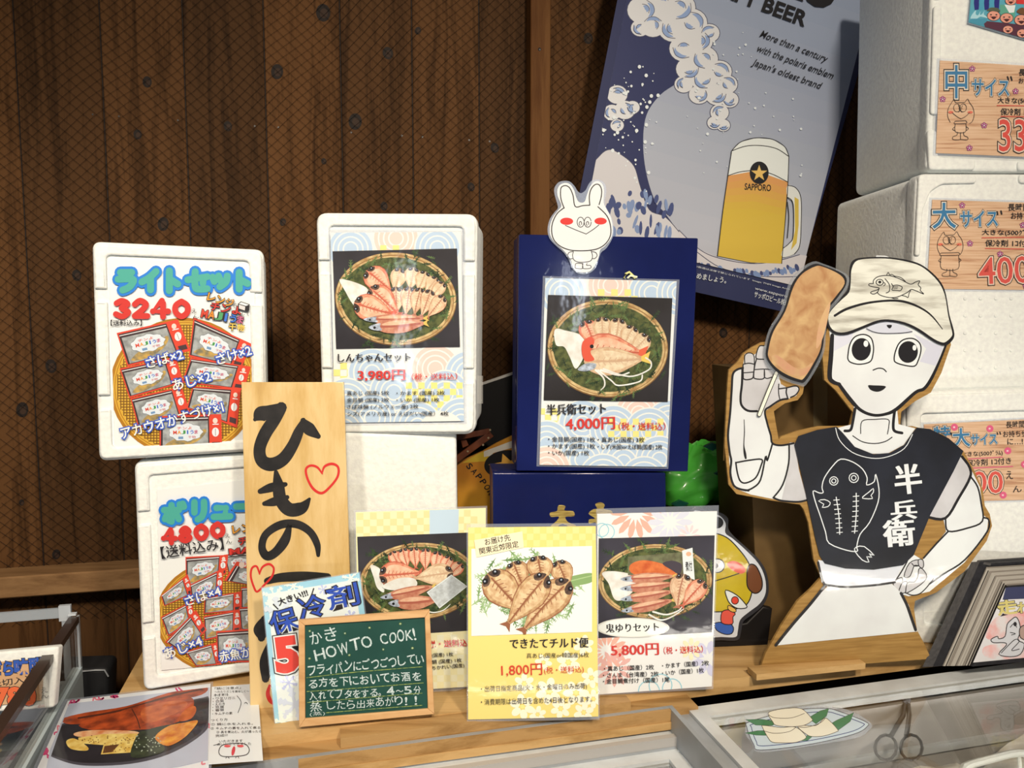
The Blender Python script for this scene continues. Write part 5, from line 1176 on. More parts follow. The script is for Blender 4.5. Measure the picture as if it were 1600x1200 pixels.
for s_, (x, y) in enumerate(((1112, 700), (1128, 742), (1062, 790))):
    p = at_d(x, y, 1.672); b = MB(); b.loft([[p + Vector((dx * .034, dy * .03, dz * .024)) for dx, dy, dz in ((-.5, 0, .1), (.0, -.1, .5), (.6, 0, .2), (.1, .1, -.3))], [p + Vector((dx * .034, .012 + dy * .03, dz * .024)) for dx, dy, dz in ((-.5, 0, .1), (.0, -.1, .5), (.6, 0, .2), (.1, .1, -.3))]], lm); b.build('printed_patch', o)
# yellow dog panel on its dark base
PDG = stand(1140, 1012, ZS, yaw=6, lean=2); zd = (1090, 790, .1832)
o = empty('dog_panel', PDG.at(1125, 1020), 'yellow dog panel with brown ear and red cheek on a dark base', 'panel')
do = spline([(-60, 40), (110, 50), (200, 60), (262, 110), (262, 190), (300, 250), (420, 360), (540, 480), (596, 600), (606, 740), (560, 850), (470, 930), (392, 990), (372, 1080), (340, 1150), (200, 1150), (0, 1140), (-120, 900), (-150, 500)], 4, True)
b = MB(); b.slab(PDG, T(zd, do), .004, P(52, 50, 52), bevel=.0008); b.build('panel', o)
a = Art(PDG, zd); a.sp([(-60, 70), (110, 76), (185, 84), (238, 150), (236, 232), (300, 282), (400, 370), (515, 490), (572, 610), (580, 740), (530, 835), (440, 905), (362, 975), (342, 1070), (322, 1120), (200, 1120), (0, 1110), (-90, 900), (-120, 500)], P(214, 210, 206), n=4)
a.ell(165, 145, 55, 50, K, n=20); a.ell(150, 145, 50, 52, P(40, 40, 42), n=20)
yl = P(206, 178, 40, var=(190, 160, 30), scale=14); yo = [(0, 260), (100, 235), (170, 240), (260, 280), (350, 370), (430, 480), (470, 600), (462, 740), (420, 840), (330, 880), (260, 900), (100, 905), (-40, 880), (-90, 600), (-70, 400)]
a.sp(yo, yl, n=4); a.line(yo, 10, K, closed=True, n=4)
a.sp([(250, 500), (290, 472), (350, 485), (400, 530), (405, 565), (360, 580), (290, 545)], P(222, 92, 66)); a.sp([(420, 600), (425, 540), (450, 500), (500, 520), (545, 620), (548, 700), (515, 742), (470, 742), (425, 690)], P(116, 68, 40)); a.line([(420, 600), (425, 540), (450, 500), (500, 520), (545, 620), (548, 700), (515, 742), (470, 742), (425, 690)], 10, K, closed=True)
a.ell(168, 512, 62, 60, WHT); a.line([(168 + 60 * math.cos(t * .524), 512 + 58 * math.sin(t * .524)) for t in range(12)], 9, K, closed=True); a.ell(156, 512, 20, 22, P(120, 116, 110)); a.line([(120, 650), (240, 615), (352, 578)], 9, K)
ff = [(238, 720), (330, 760), (400, 830), (418, 870), (340, 876), (280, 840), (250, 790)]
a.sp(ff, WHT, n=3); a.line(ff, 9, K, closed=True, n=3); a.ell(318, 808, 30, 32, P(222, 70, 50)); a.line([(318 + 30 * math.cos(t * .524), 808 + 32 * math.sin(t * .524)) for t in range(12)], 7, K, closed=True)
a.sp([(150, 1000), (260, 1000), (305, 1040), (290, 1090), (230, 1096), (160, 1060)], P(60, 96, 170), n=3); a.line([(150, 1000), (260, 1000), (305, 1040), (290, 1090), (230, 1096), (160, 1060)], 8, K, closed=True, n=3)
a.sp([(205, 910), (262, 888), (320, 920), (300, 950), (295, 1010), (205, 1000)], P(226, 88, 70), n=3); a.line([(205, 910), (262, 888), (320, 920), (300, 950), (295, 1010), (205, 1000)], 8, K, closed=True, n=3); a.sp([(265, 850), (320, 880), (325, 905), (290, 905), (258, 880)], P(226, 176, 80)); a.line([(265, 850), (320, 880), (325, 905), (290, 905), (258, 880)], 7, K, closed=True)
a.build('picture', o)
b = MB(); p = PDG.at(1085, 1000, -.05); b.slab(PDG.moved(-.006), T(zd, [(60, 1080), (420, 1000), (560, 860), (640, 880), (600, 1195), (60, 1215)]), .06, Q(22, 19, 18, rough=.5), bevel=.003); b.build('base', o)
# plain cardboard box
PCB = stand(1188, 1002, ZS, yaw=9); kb2 = ink((110, 82, 44), .7, var=(96, 70, 36), scale=12)
o = empty('cardboard_box', PCB.at(1285, 1000, -.1), 'plain brown cardboard box standing behind the cardboard figure', 'cardboard box')
b = MB(); b.slab(PCB, [(1166, 577), (1398, 570), (1400, 985), (1186, 1002)], .16, kb2, bevel=.002); b.build('carton', o)
b = MB(); b.slab(PCB, [(1270, 574), (1292, 573), (1296, 990), (1274, 993)], .0006, film(.3, (196, 170, 120)), off=.0006); b.build('tape', o)

# ---------------------------------------------------------------- three big foam boxes at the right
RB = 'large foam boxes stacked at the right'
PR1 = deep(1500, 815, 1.50, yaw=1); PR2 = deep(1500, 440, 1.495, yaw=1); PR3 = deep(1500, 130, 1.47, yaw=0)
bx1 = foam_box('lowest of the three big foam boxes at the right, behind the cardboard figure', RB, PR1, [(1410, 613), (1790, 601), (1790, 1007), (1416, 1008)], .33, zb=ZS, rad=14, border=.07, top=.085)
bx2 = foam_box('middle one of the three big foam boxes at the right', RB, PR2, [(1432, 271), (1800, 272), (1796, 604), (1418, 612)], .35, rad=16, border=.06, top=.06, pads=False)
bx3 = foam_box('topmost of the three big foam boxes at the right', RB, PR3, [(1458, -125), (1830, -125), (1825, 270), (1447, 268)], .31, rad=14, border=.06, top=.06, pads=False)
def extras(bx, pl, pads_):
    for q in pads_: m = MB(); m.slab(pl, rnd(q, 6, 3), .011, FOAM, bevel=.003, off=.005); m.build('grip_pad', bx)
extras(bx2, PR2, [[(1434, 274), (1524, 274), (1524, 287), (1470, 288), (1452, 300), (1440, 330), (1436, 400), (1428, 400)], [(1590, 273), (1700, 273), (1700, 287), (1590, 287)], [(1424, 430), (1433, 430), (1431, 500), (1421, 500)]])
extras(bx3, PR3, [[(1457, 10), (1470, 10), (1466, 180), (1452, 180)], [(1447, 204), (1462, 204), (1464, 246), (1522, 249), (1522, 266), (1450, 266)], [(1588, 252), (1700, 252), (1700, 267), (1588, 267)], [(1456, -100), (1472, -100), (1471, 0), (1456, 0)]])
b = MB()
for i in range(7):
    for j in range(5):
        x, y = 1508 + i * 24, 466 + j * 27
        p = PR2.at(x, y, .0); b.loft([[p + PR2.U * .0045 * math.cos(t * .785) * f + PR2.V * .0045 * math.sin(t * .785) * f + PR2.n * h for t in range(8)] for f, h in ((1, .0), (.8, .0016), (.4, .0022))], FOAM, cap0=False)
b.build('embossed_pattern', bx2)
a = Art(PR1, (0, 0, 1), off=.0005); emb = MB()
for st, x, y in (('JXO', 1503, 860), ('.', 1503, 890), ('>', 1500, 905), ('10ll', 1496, 925)): a.text(st, (x, y), (x - 3, y + 12 * len(st)), 11, ink((238, 232, 222), .7))
a.line([(1438, 957), (1480, 953)], 1.6, ink((240, 234, 224), .7), smooth=False)
a.build('embossed_lettering', bx1)

# wood-grain size signs on them
WG = None
def size_sign(label, pl, quad, zz, kind):
    """striped wood-grain card with the size, a cat doodle, and the price"""
    m, nt, bs = nodes('striped_card'); L = nt.links.new
    tc = N(nt, 'TexCoord'); mp = N(nt, 'Mapping'); mp.inputs['Scale'].default_value = (2.5, 1, 60); L(tc.outputs['Object'], mp.inputs[0])
    nz = N(nt, 'TexNoise'); nz.inputs['Scale'].default_value = 4; nz.inputs['Detail'].default_value = 5; L(mp.outputs[0], nz.inputs['Vector'])
    r = ramp(nt, [(.34, alb((182, 128, 92))), (.47, alb((214, 168, 128))), (.7, alb((226, 184, 146)))]); L(nz.outputs['Fac'], r.inputs[0]); L(r.outputs[0], bs.inputs['Base Color'])
    bs.inputs['Coat Weight'].default_value = .5; bs.inputs['Coat Roughness'].default_value = .08
    qq = T(zz, quad); big = inset_px(qq, -4)
    return sheet('size_sign', label, 'size sign', pl, qq, m, filmq=big, group='wood-grain size signs', off=.001), qq
BLU, PNK, RDS = P(60, 116, 150), P(176, 58, 104), P(212, 84, 70)
def ol(a, st, p0, p1, h, m, w=.05): a.text(st, p0, p1, h, INK, off=w + .045, over=[(w + .015, P(226, 206, 180)), (w - .02, m)])
def flower(a, x, y, r, fill=True):
    a.up()
    for k in range(5):
        t = R(72 * k - 90); a.ell(x + r * .6 * math.cos(t), y + r * .6 * math.sin(t), r * .42, r * .42, P(120, 36, 90), n=9, lay=False)
    a.up()
    for k in range(5):
        t = R(72 * k - 90); a.ell(x + r * .6 * math.cos(t), y + r * .6 * math.sin(t), r * .26, r * .26, P(206, 130, 150), n=8, lay=False)
    a.ell(x, y, r * .22, r * .22, P(236, 220, 220), n=8)
def cat(a, x, y, s, box=1.):
    d = lambda q, w=2.2, cl=False: a.line([(x + u * s, y + v * s) for u, v in q], w * s, INK, closed=cl, n=4)
    d([(-46, 28), (-58, 0), (-56, -32), (-40, -62), (-28, -76), (-22, -62), (5, -62), (20, -64), (32, -78), (42, -60), (56, -40), (62, -8), (54, 22), (40, 34)])
    for u in (-16, 12): d([(u + 15 * math.cos(t * .63), -38 + 18 * math.sin(t * .63)) for t in range(10)], 2, True)
    d([(-8, -36), (-2, -26), (-10, -18)], 2); d([(8, -36), (0, -26), (8, -18)], 2); d([(-10, -50), (0, -34), (10, -50)], 2)
    for u in (-44, 44): a.ell(x + u * s, y - 18 * s, 12 * s, 6 * s, P(222, 110, 84), n=12)
    d([(-40, -18), (-18, 0), (2, 12)]); d([(2, 12), (24, 0), (42, -18)])
    w = 30 * box; h = 46 * box
    d([(-w, 22), (w, 20)]); d([(-w, 22), (-w - 2, 34), (w + 2, 32), (w, 20)]); d([(-w, 34), (-w + 2, 34 + h), (w - 2, 34 + h), (w, 32)]); d([(-w, 46), (-w - 12, 58), (-w, 66)]); d([(w, 46), (w + 12, 56), (w, 66)])
    d([(-14, 34 + h), (-16, 48 + h), (-34, 56 + h), (-34, 68 + h), (-10, 70 + h), (0, 68 + h), (30, 70 + h), (32, 58 + h), (16, 50 + h), (14, 34 + h)]); d([(0, 36 + h), (0, 68 + h)])
z_a = (1440, 80, .15); S3 = PR3.moved(.006)
s1, qq = size_sign('wood-grain sign for the medium size with a cat doodle, on the topmost foam box', S3, [(188, 98), (1300, 165), (1290, 1110), (146, 1062)], z_a, 0)
a = Art(S3, z_a, off=.0013); ol(a, '中', (245, 490), (470, 490), 340, BLU, .03)
ol(a, 'サイス', (520, 462), (905, 470), 170, BLU, .04); a.line([(890, 270), (900, 300)], 18, INK, smooth=False); a.line([(925, 270), (935, 305)], 18, INK, smooth=False)
for x, y in ((523, 186), (215, 502), (974, 420), (646, 775), (493, 1010)): flower(a, x, y, 34)
cat(a, 400, 680, 2.3, .8)
a.text('長時間', (1005, 260), (1210, 268), 74, INK, off=.012); a.text('お持ち歩き', (1005, 340), (1280, 346), 60, INK, off=.012); a.text('大きな(500ｸﾞﾗﾑ)', (785, 555), (1285, 562), 72, INK, off=.012); a.line([(780, 568), (1285, 575)], 8, RDS)
a.text('保冷剤 1ｺ付き', (815, 668), (1250, 676), 72, INK, off=.012); a.line([(820, 682), (1250, 688)], 8, RDS)
a.text('330', (800, 1045), (1260, 1045), 330, INK, off=.055, over=[(.035, P(226, 196, 170)), (.005, P(214, 78, 66))])
a.build('lettering', s1)
z_b = (1440, 300, .13333); S2 = PR2.moved(.001)
s2, qq = size_sign('wood-grain sign for the large size, on the middle one of the big foam boxes', S2, [(122, 92), (1400, 130), (1390, 1150), (60, 1135)], z_b, 1)
a = Art(S2, z_b, off=.0013); ol(a, '大', (130, 425), (395, 420), 290, BLU, .04); ol(a, 'サイス', (455, 410), (885, 400), 180, BLU, .045); a.line([(880, 235), (885, 265)], 20, INK, smooth=False); a.line([(925, 225), (932, 260)], 20, INK, smooth=False)
for x, y in ((470, 158), (562, 604), (914, 728), (1180, 390), (1215, 1105)): flower(a, x, y, 38)
cat(a, 325, 660, 2.5, 1.35)
a.text('長時間', (1005, 222), (1260, 222), 84, INK, off=.012); a.text('お持ち歩き', (1040, 320), (1390, 322), 80, INK, off=.012); a.text('大きな(500ｸﾞﾗﾑ)', (700, 515), (1330, 522), 76, INK, off=.012); a.line([(700, 538), (1380, 530)], 9, RDS); a.text('保冷剤 1ｺ付き', (738, 640), (1300, 642), 78, INK, off=.012); a.line([(742, 662), (1330, 672)], 9, RDS)
a.text('400', (670, 1085), (1270, 1060), 310, INK, off=.055, over=[(.035, P(226, 196, 170)), (.005, P(214, 84, 72))])
a.build('lettering', s2)
z_c = (1400, 640, .13333); S1 = PR1.moved(.001)
s3, qq = size_sign('wood-grain sign for the extra large size, partly hidden by the black shirt of the cut-out', S1, [(325, 172), (1800, 100), (1800, 1050), (345, 1085)], z_c, 2)
a = Art(S1, z_c, off=.0013); ol(a, '特', (440, 370), (635, 360), 170, BLU, .04); ol(a, '大', (670, 435), (860, 425), 210, BLU, .045); ol(a, 'サイス', (880, 415), (1180, 400), 120, BLU, .05); a.line([(1180, 268), (1186, 290)], 14, INK, smooth=False); a.line([(1212, 262), (1218, 288)], 14, INK, smooth=False)
pk = P(218, 92, 122)
for x, y in ((680, 205), (1095, 222), (1305, 482), (1250, 1000), (1500, 640)):
    a.ell(x, y, 42, 42, pk, n=14); a.ell(x - 4, y, 13, 12, P(236, 190, 190), n=8)
a.text('長時間', (1285, 215), (1500, 205), 76, INK, off=.012); a.text('お持ち歩き', (1250, 325), (1600, 310), 74, INK, off=.012); a.text('に…!', (1300, 410), (1480, 405), 70, INK, off=.012)
a.text('大きな(500ｸﾞﾗﾑ)', (760, 560), (1245, 540), 68, INK, off=.012); a.line([(820, 578), (1242, 554)], 9, pk); a.text('保冷剤 1ｺ付き', (820, 665), (1345, 635), 76, INK, off=.012); a.line([(870, 684), (1362, 664)], 11, pk)
a.text('500', (700, 980), (1245, 975), 255, INK, off=.055, over=[(.035, P(226, 196, 170)), (.005, P(214, 84, 72))]); a.text('え', (1285, 815), (1365, 810), 95, INK, off=.005); a.text('ん', (1365, 970), (1468, 960), 75, INK, off=.005)
a.build('lettering', s3)
# picture sticker of a cheering crowd, on the topmost box
z_d = (1480, 0, .075)
cq = [(560, -700), (1900, -420), (1860, 880), (445, 465)]
o = sheet('picture_sticker', 'colourful laminated picture of smiling faces and a striped sea, top right on the foam box', 'picture', S3, T(z_d, cq), P(84, 156, 168), filmq=inset_px(T(z_d, cq), -2))
a = Art(S3, z_d); a.setclip(cq); nv, tq = P(30, 34, 110), P(70, 150, 170)
for k in range(5): x = 560 + k * 105; a.poly([(x + 30, -400), (x + 140, -400), (x + 105, 40), (x + 95, 200), (x + 10, 210), (x - 5, 60)], nv if k % 2 == 0 else tq)
a.sp([(480, 380), (540, 270), (600, 215), (590, 290), (640, 320), (690, 235), (680, 310), (730, 290), (780, 215), (760, 300), (860, 380), (700, 350), (650, 370), (560, 420)], P(170, 206, 206), n=3); a.poly([(450, 460), (500, 390), (830, 390), (830, 560)], P(66, 140, 158))
a.poly([(760, 500), (830, 440), (1200, 480), (1600, 520), (1600, 800), (800, 600)], P(84, 40, 56)); a.poly([(1100, 100), (1200, 100), (1420, 200), (1400, 420), (1100, 300)], P(90, 156, 130)); a.poly([(1190, 100), (1420, 110), (1390, 260), (1290, 270)], P(226, 224, 216)); a.poly([(1350, -300), (1600, -300), (1600, 90), (1440, 80)], P(206, 46, 44))
skin = P(224, 150, 124)
for x, y, r in ((965, 330, 140), (1235, 380, 140), (1540, 420, 150), (1320, 20, 120), (1260, 620, 110), (1560, 700, 120)):
    a.ell(x, y, r, r * .78, INK); a.ell(x, y, r * .92, r * .7, skin)
    for s_ in (-1, 1): a.ell(x + s_ * r * .4, y - r * .15, r * .16, r * .1, INK, n=10); a.ell(x + s_ * r * .45, y + r * .14, r * .14, r * .1, P(206, 92, 80), n=10)
    a.sp([(x - r * .4, y + r * .2), (x, y + r * .1), (x + r * .4, y + r * .2), (x, y + r * .55)], P(70, 24, 28))
a.sp([(820, 230), (880, 170), (960, 160), (1060, 180), (1090, 250), (960, 235)], P(84, 88, 66)); a.sp([(1440, 240), (1520, 170), (1600, 180), (1620, 300), (1500, 290)], P(110, 70, 40))
a.build('picture', o)

# ---------------------------------------------------------------- photo album leaning at the right
A0 = at_z(1517, 1040, ZS + .002); rgt = Vector((math.cos(R(10)), math.sin(R(10)), 0)); 
t0 = (A0 - CAM).dot(FWD)
A1 = at_d(1572, 915, t0 + .030); B0 = at_d(1468, 1041, t0 + .010); B1 = at_d(1537, 886, t0 + .055)
W_ = .30
al = empty('photo_album', (A0 + B0) / 2, 'thick photo album with black covers and a fish drawing, leaning at the right', 'album')
def hexa(m, p, mat, w0=0., w1=W_):
    f = [q + rgt * w0 for q in p]; g = [q + rgt * w1 for q in p]; m.loft([f, g], mat, smooth=False)
pg = ink((206, 196, 180), .7, var=(120, 108, 96), scale=9, lo=.5, hi=.62)
dv = (A0 - B0); dv1 = (A1 - B1)
b = MB(); NP = 13
for k in range(NP):
    f0, f1 = (k + .06) / NP, (k + .88) / NP; j = random.uniform(0, .006)
    hexa(b, [B0 + dv * f0, B0 + dv * f1, B1 + dv1 * f1 , B1 + dv1 * f0], ink((164, 152, 136), .7) if k % 3 else ink((128, 116, 102), .7), j)  # page tones darkened, shade of the left-facing side put into the colour
    hexa(b, [B0 + dv * f1, B0 + dv * (f1 + .2 / NP), B1 + dv1 * (f1 + .2 / NP) - (B1 - B0) * .01, B1 + dv1 * f1 - (B1 - B0) * .01], ink((40, 34, 30), .7), .003)
b.build('pages', al)
cov = ink((30, 28, 30), .5, var=(40, 38, 40), scale=90, bump=.3)
b = MB(); bk_ = -(dv.normalized()); hexa(b, [B0 - (B1 - B0) * -.0 + bk_ * .020, B0 + bk_ * .002, B1 + (B1 - B0) * .06 + bk_ * .002, B1 + (B1 - B0) * .06 + bk_ * .017], cov, -.012); 
hexa(b, [B1 + (B1 - B0) * .05 + bk_ * .017, B1 + (B1 - B0) * .05 + dv1 * .2, B1 + (B1 - B0) * .075 + dv1 * .2, B1 + (B1 - B0) * .075 + bk_ * .017], cov, .0); b.build('back_cover', al)
PA_ = Plane((0, 0, 0)); up = (A1 - A0).normalized(); PA_.U = rgt; PA_.n = rgt.cross(up).normalized()
if PA_.n.y > 0: PA_.n = -PA_.n
PA_.V = PA_.n.cross(rgt); PA_.o = A0 + PA_.n * .006
b = MB(); hexa(b, [A0 + PA_.n * .0005, A0 + PA_.n * .006, A1 + PA_.n * .006, A1 + PA_.n * .0005], cov, -.002); b.build('front_cover', al)
z_e = (1440, 820, .2); cl = [(660, 478), (1200, 440), (1200, 1000), (395, 1078)]
a = Art(PA_, z_e, off=.0006)
a.poly([(655, 490), (1200, 455), (1200, 1000), (400, 1076)], P(214, 204, 196)); a.setclip([(655, 490), (1200, 455), (1200, 1000), (400, 1076)])
a.poly([(655, 490), (1200, 455), (1200, 560), (630, 585)], P(56, 58, 84)); a.sp([(560, 740), (700, 680), (900, 700), (860, 860), (640, 900), (500, 880)], P(222, 150, 140, var=(214, 200, 190), scale=40)); a.sp([(480, 960), (620, 930), (900, 960), (800, 1040), (520, 1040)], P(226, 170, 160, var=(214, 206, 198), scale=40))
a.text('走', (600, 708), (745, 690), 110, INK, off=.06, over=[(.03, P(206, 186, 110))]); a.text('れ', (752, 690), (850, 680), 80, INK, off=.06, over=[(.03, P(206, 186, 110))])
bf = [(735, 720), (760, 760), (770, 830), (750, 900), (800, 930), (770, 1010), (690, 1030), (600, 1010), (660, 940), (640, 920), (560, 920), (540, 895), (590, 870), (600, 890), (650, 870), (665, 780), (700, 740)]
a.sp(bf, P(200, 194, 190), n=3); a.line(bf, 7, INK, closed=True, n=3); a.ell(728, 775, 14, 18, INK, n=10); a.line([(690, 800), (720, 770), (740, 800)], 6, INK); a.line([(690, 840), (730, 850), (700, 860)], 6, INK)
a.sp([(770, 800), (850, 780), (900, 850), (840, 900), (770, 880)], P(170, 140, 124)); a.line([(770, 800), (850, 780), (900, 850), (840, 900), (770, 880)], 7, INK, closed=True); a.line([(620, 1000), (720, 900), (760, 910), (700, 980), (760, 970)], 6, INK)
a.build('cover_picture', al)

# ---------------------------------------------------------------- glass display case at the left
CO = at_z(127, 1045, ZS); cy = (at_z(40, 1200, ZS) - CO); cy.z = 0; cyd = cy.normalized(); cxd = Vector((-math.cos(R(13)), -math.sin(R(13)), 0)); 
dc = empty('display_case', CO + cxd * .3 + cyd * .2 - ez * ZS, 'glass display case with a brown top bar and clear frame at the far left', 'display case')
def cs(x, y, z): return CO + cxd * x + cyd * y + ez * z
def cbar(m, x0, x1, y0, y1, z0, z1, mat): m.box(cs((x0 + x1) / 2, (y0 + y1) / 2, (z0 + z1) / 2), cxd * abs(x1 - x0) / 2, cyd * abs(y1 - y0) / 2, ez * abs(z1 - z0) / 2, mat)
acr = film(.45, (196, 198, 196), .1, 'clear_plastic'); br = ink((58, 42, 34), .4, coat=.3); gry = Q(176, 178, 172, rough=.4)
b = MB(); cbar(b, -.002, .9, 0, .62, -ZS, -.17, Q(170, 168, 162, rough=.4)); cbar(b, -.002, .016, .0, .62, -.1699, -.006, gry); cbar(b, .0161, .9, .0, .02, -.1699, -.02, gry); b.build('cabinet', dc)
b = MB(); cbar(b, -.002, .014, 0, .62, -.0059, .004, Q(196, 202, 196, rough=.3)); b.build('side_ledge', dc)
b = MB(); cbar(b, -.003, .014, .01, .60, .093, .104, br); b.build('top_bar', dc)
b = MB(); cbar(b, .003, .006, .01, .60, .0045, .0925, GL); b.build('side_glass', dc)
b = MB(); cbar(b, -.001, .003, -.004, .006, .0, .102, Q(190, 188, 184, rough=.3, metal=.3)); cbar(b, .003, .016, -.004, .006, .1045, .108, Q(206, 204, 200, rough=.3)); b.build('corner_post', dc)
b = MB(); cbar(b, .014, .9, -.012, -.006, .098, .116, acr); cbar(b, .014, .034, -.013, -.0045, .092, .121, film(.7, (206, 204, 200), .2, 'clear_plastic')); b.build('rear_frame', dc)
b = MB(); cbar(b, .018, .030, -.010, -.005, -.02, .0915, acr); b.build('frame_leg', dc)
b = MB(); cbar(b, .0162, .9, .0201, .6, -.17, -.160, Q(196, 192, 184, rough=.4)); cbar(b, .0162, .9, .08, .10, -.159, -.10, Q(150, 146, 140, rough=.35, metal=.4)); b.build('shelf_floor', dc)
# white lid and price card inside it
PCI = deep(60, 1060, 1.22, yaw=12, lean=12)
o = empty('white_tray', PCI.at(20, 1100), 'white foam tray standing behind the price card in the display case', 'tray')
b = MB(); b.slab(PCI.moved(-.002), rnd([(-130, 1030), (92, 1010), (84, 1106), (-130, 1122)], 5), .018, FOAM, bevel=.004); b.build('tray', o)
z8 = (0, 940, .2166)
o = sheet('price_card', 'wood-grain price card reading 780 yen inside the left display case', 'price card', PCI, T(z8, [(-400, 470), (327, 404), (300, 712), (-400, 790)]), P(206, 160, 116, var=(190, 142, 98), scale=16, vs=(.3, 1, 5)), group=None, off=.001)
a = Art(PCI, z8, off=.0012); bl2 = P(50, 84, 160)
a.text('ぎんだら', (-260, 530), (95, 528), 100, INK, off=.09, over=[(.05, bl2)]); a.poly([(105, 428), (150, 424), (150, 448), (105, 452)], P(222, 110, 60)); a.text('味醂', (112, 524), (325, 508), 105, INK, off=.09, over=[(.05, bl2)])
a.text('〈2切入〉', (-60, 622), (220, 580), 50, INK, off=.01); a.text('780', (-30, 752), (255, 740), 125, INK, off=.075, over=[(.05, P(222, 100, 56))]); a.text('え', (300, 660), (350, 650), 40, INK); a.text('ん', (300, 700), (355, 690), 40, INK)
a.build('lettering', o)
b = MB(); pr_ = ink((206, 60, 44), .3, coat=.5, var=(226, 196, 180), scale=50)
c = cs(.085, .20, -.13); b.loft([[c + cxd * (.05 * math.cos(t * .5236)) * f + cyd * (.035 * math.sin(t * .5236)) * f + ez * h for t in range(12)] for f, h in ((.6, -.029), (1, -.02), (1, .0), (.6, .008))], pr_)
reg(b.build('product_pack', origin=c - ez * .03), 'small red and white food pack inside the left display case', 'food pack')
# black case standing behind
PBK = deep(150, 1050, 1.50, yaw=13)
o = empty('black_case', PBK.at(150, 1096), 'black equipment case behind the corner of the left display case', 'case')
b = MB(); b.slab(PBK, rnd([(60, 1048), (170, 1044), (160, 1300), (40, 1300)], 10), .06, Q(34, 33, 33, rough=.5), bevel=.008); b.build('body', o)
b = MB(); b.tube([PBK.at(x, y, .003) for x, y in ((128, 1048), (150, 1046), (164, 1046), (170, 1056))], .0016, Q(190, 186, 180, rough=.3, metal=.5)); b.build('metal_edge', o)

# ---------------------------------------------------------------- crab photo sheet and handwritten note lying in front
PCR = flat(240, 1100, ZS + .003, yaw=10); zz8 = (0, 850, .29167)
WP = P(226, 220, 216); o = sheet('crab_photo_sheet', 'photo sheet of a grilled crab dish in a black tray, lying flat', 'photo sheet', PCR, [(106, 1095), (329, 1068), (326, 1214), (40, 1240)], WP, thick=.001, filmq=[(100, 1092), (333, 1064), (330, 1220), (30, 1248)])
a = Art(PCR, zz8, off=.0003); pt = P(206, 60, 110); border = [(362, 840), (1130, 748), (1118, 1248), (137, 1337)]; a.setclip(border); a.up()
for k in range(26):
    t = random.random(); e = random.randint(0, 3); x, y = bil(border, *((t, .03), (.04, t), (t, .97), (.975, t))[e])
    a.line([(x + random.uniform(-26, 26), y + random.uniform(-18, 18)) for q in range(4)], 8, pt if k % 2 else P(222, 120, 130), lay=False)
for p, q in (((232, 1110), 30), ((215, 1040), 22), ((262, 985), 25)): a.ell(p[0], p[1], q, q * .8, pt, n=9)
ph = [(370, 858), (1122, 770), (1112, 1160), (960, 1195), (700, 1235), (240, 1240), (270, 1100)]
a.poly(ph, P(182, 182, 190)); a.setclip([(370, 858), (1122, 770), (1112, 1160), (700, 1235), (236, 1245)])
bkp = P(30, 28, 32, var=(44, 40, 44), scale=12); a.sp([(250, 1110), (300, 1000), (380, 950), (700, 900), (1060, 830), (1120, 830), (1125, 960), (1060, 1040), (900, 1130), (700, 1180), (460, 1190), (320, 1160)], P(70, 66, 72), n=5); a.sp([(262, 1110), (310, 1005), (390, 955), (700, 905), (1060, 835), (1118, 840), (1112, 950), (1050, 1030), (890, 1115), (700, 1165), (460, 1175), (330, 1150)], bkp, n=5)
orr = P(190, 78, 34, var=(112, 42, 20), scale=46, detail=7); orl = P(206, 104, 48, var=(160, 66, 30), scale=40)
a.sp([(330, 940), (460, 905), (680, 870), (900, 800), (1100, 768), (1080, 810), (900, 850), (700, 900), (560, 950), (380, 968)], orr, n=4); a.line([(420, 935), (640, 895), (900, 820), (1080, 780)], 10, P(80, 36, 24))
a.sp([(420, 975), (560, 930), (700, 880), (860, 840), (1000, 820), (1040, 850), (1000, 930), (860, 985), (700, 1000), (560, 1010)], orr, n=4); a.line([(706, 885), (735, 940), (750, 990)], 5, P(60, 30, 22)); a.sp([(760, 890), (880, 850), (980, 840), (1000, 870), (900, 930), (780, 960)], orl, n=4)
a.sp([(980, 900), (1040, 870), (1050, 900), (1020, 940), (960, 950)], orl); a.sp([(400, 1015), (500, 1000), (720, 1005), (730, 1030), (560, 1040), (420, 1035)], P(232, 190, 140, var=(206, 120, 70), scale=50))
tf = P(236, 206, 120, var=(206, 160, 66), scale=60)
a.poly([(420, 1040), (560, 1020), (740, 1018), (700, 1120), (540, 1130), (555, 1080), (420, 1070)], tf); a.sp([(355, 1060), (400, 1045), (470, 1090), (460, 1110), (380, 1100)], tf); a.poly([(560, 1085), (640, 1075), (600, 1118), (550, 1124)], P(96, 60, 34))
a.up()
for k in range(70): x, y = random.uniform(440, 720), random.uniform(1030, 1120); a.ell(x, y, 4, 2.5, P(120, 78, 36), n=6, lay=False) if not (x < 560 and y > 1070) else None
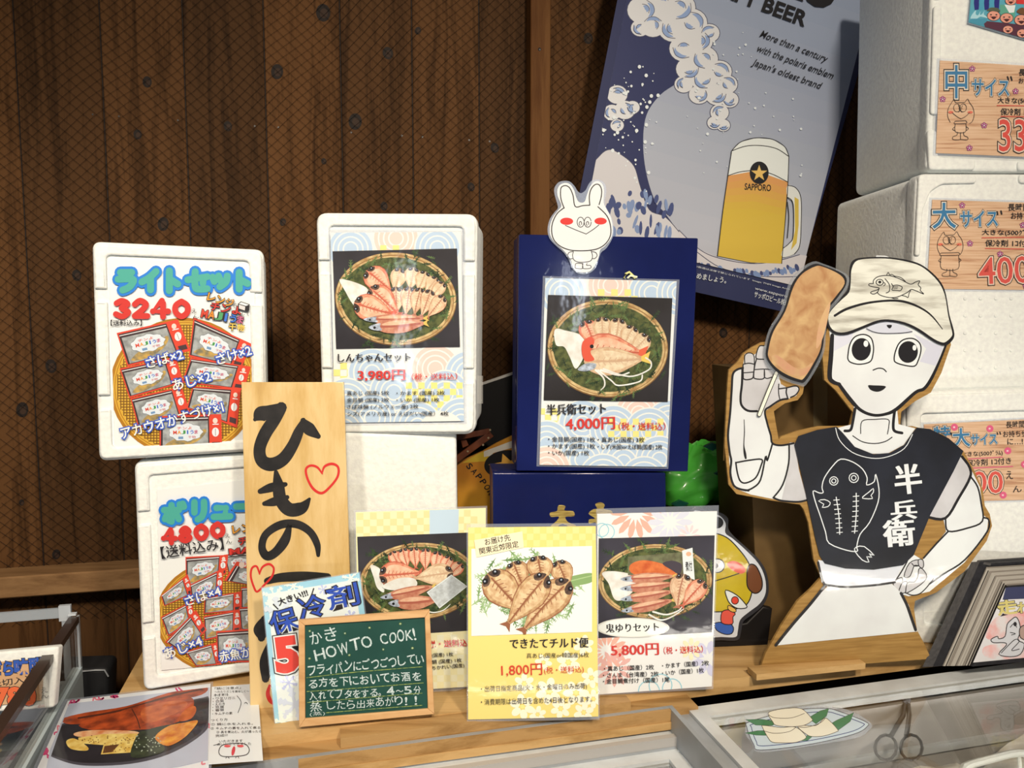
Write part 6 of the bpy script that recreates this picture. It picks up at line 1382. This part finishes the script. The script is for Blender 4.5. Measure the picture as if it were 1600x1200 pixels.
a.sp([(700, 1140), (740, 1020), (800, 1010), (860, 1060), (880, 1110), (800, 1140)], P(62, 70, 44, var=(34, 40, 28), scale=60)); a.sp([(790, 1000), (920, 970), (910, 1000), (820, 1040)], P(44, 54, 40)); a.sp([(830, 1040), (900, 980), (990, 960), (1060, 950), (1020, 1010), (960, 1060), (890, 1085)], P(232, 160, 60, var=(196, 100, 36), scale=50))
a.up()
for k in range(40): a.ell(random.uniform(720, 860), random.uniform(1030, 1130), 4, 3, P(170, 176, 150), n=6, lay=False)
a.build('photo_print', o)
PNT = flat(370, 1130, ZS + .0055, yaw=10)
nq = [(331, 1073), (402, 1068), (411, 1188), (325, 1194)]
o = sheet('recipe_note', 'white handwritten recipe note with a small crab doodle, lying beside the crab photo', 'note', PNT, nq, P(226, 222, 216), thick=.0006)
a = Art(PNT, zz8, off=.0003)
for i, (st, x0, x1, y) in enumerate((('『鍋に注意点』', 1150, 1290, 782), ('〜わたりガニを美味しく〜', 1150, 1335, 800), ('材料', 1145, 1225, 818), ('・ワタリガニ', 1140, 1260, 836), ('・白菜', 1140, 1200, 852), ('・えのき', 1140, 1205, 868), ('・豆腐', 1138, 1200, 884), ('・春菊', 1138, 1200, 900), ('・キムチの素', 1138, 1245, 918), ('つくり方', 1130, 1220, 952), ('① 鍋に水を入れる。', 1130, 1355, 974), ('② キムチの素を入れて煮る', 1128, 1395, 996), ('③ 具を煮込む。火が通ったら', 1160, 1400, 1016), ('完成!!!', 1155, 1220, 1036), ('いただきます', 1175, 1300, 1066), ('おいしくできました', 1165, 1345, 1082))): a.text(st, (x0, y), (x1, y - 4), 14, INK, off=.005)
dl = lambda q, w=4, cl=False: a.line(q, w, INK, closed=cl, n=4)
dl([(1270, 815), (1292, 850), (1275, 905)], 3); dl([(1172, 1115), (1190, 1080), (1250, 1070), (1310, 1072), (1335, 1100), (1320, 1130), (1250, 1140), (1190, 1138)], 4, True); a.ell(1250, 1110, 9, 26, P(206, 50, 60), rot=12, n=12)
for x in (1218, 1288): a.ell(x, 1084, 18, 7, P(222, 84, 84), n=12)
dl([(1210, 1150), (1216, 1140), (1228, 1150)], 3); dl([(1262, 1148), (1270, 1138), (1280, 1148)], 3); a.line([(1145, 1080), (1180, 1072)], 3, INK); dl([(1310, 855), (1318, 850), (1326, 858)], 3)
a.build('handwriting', o)
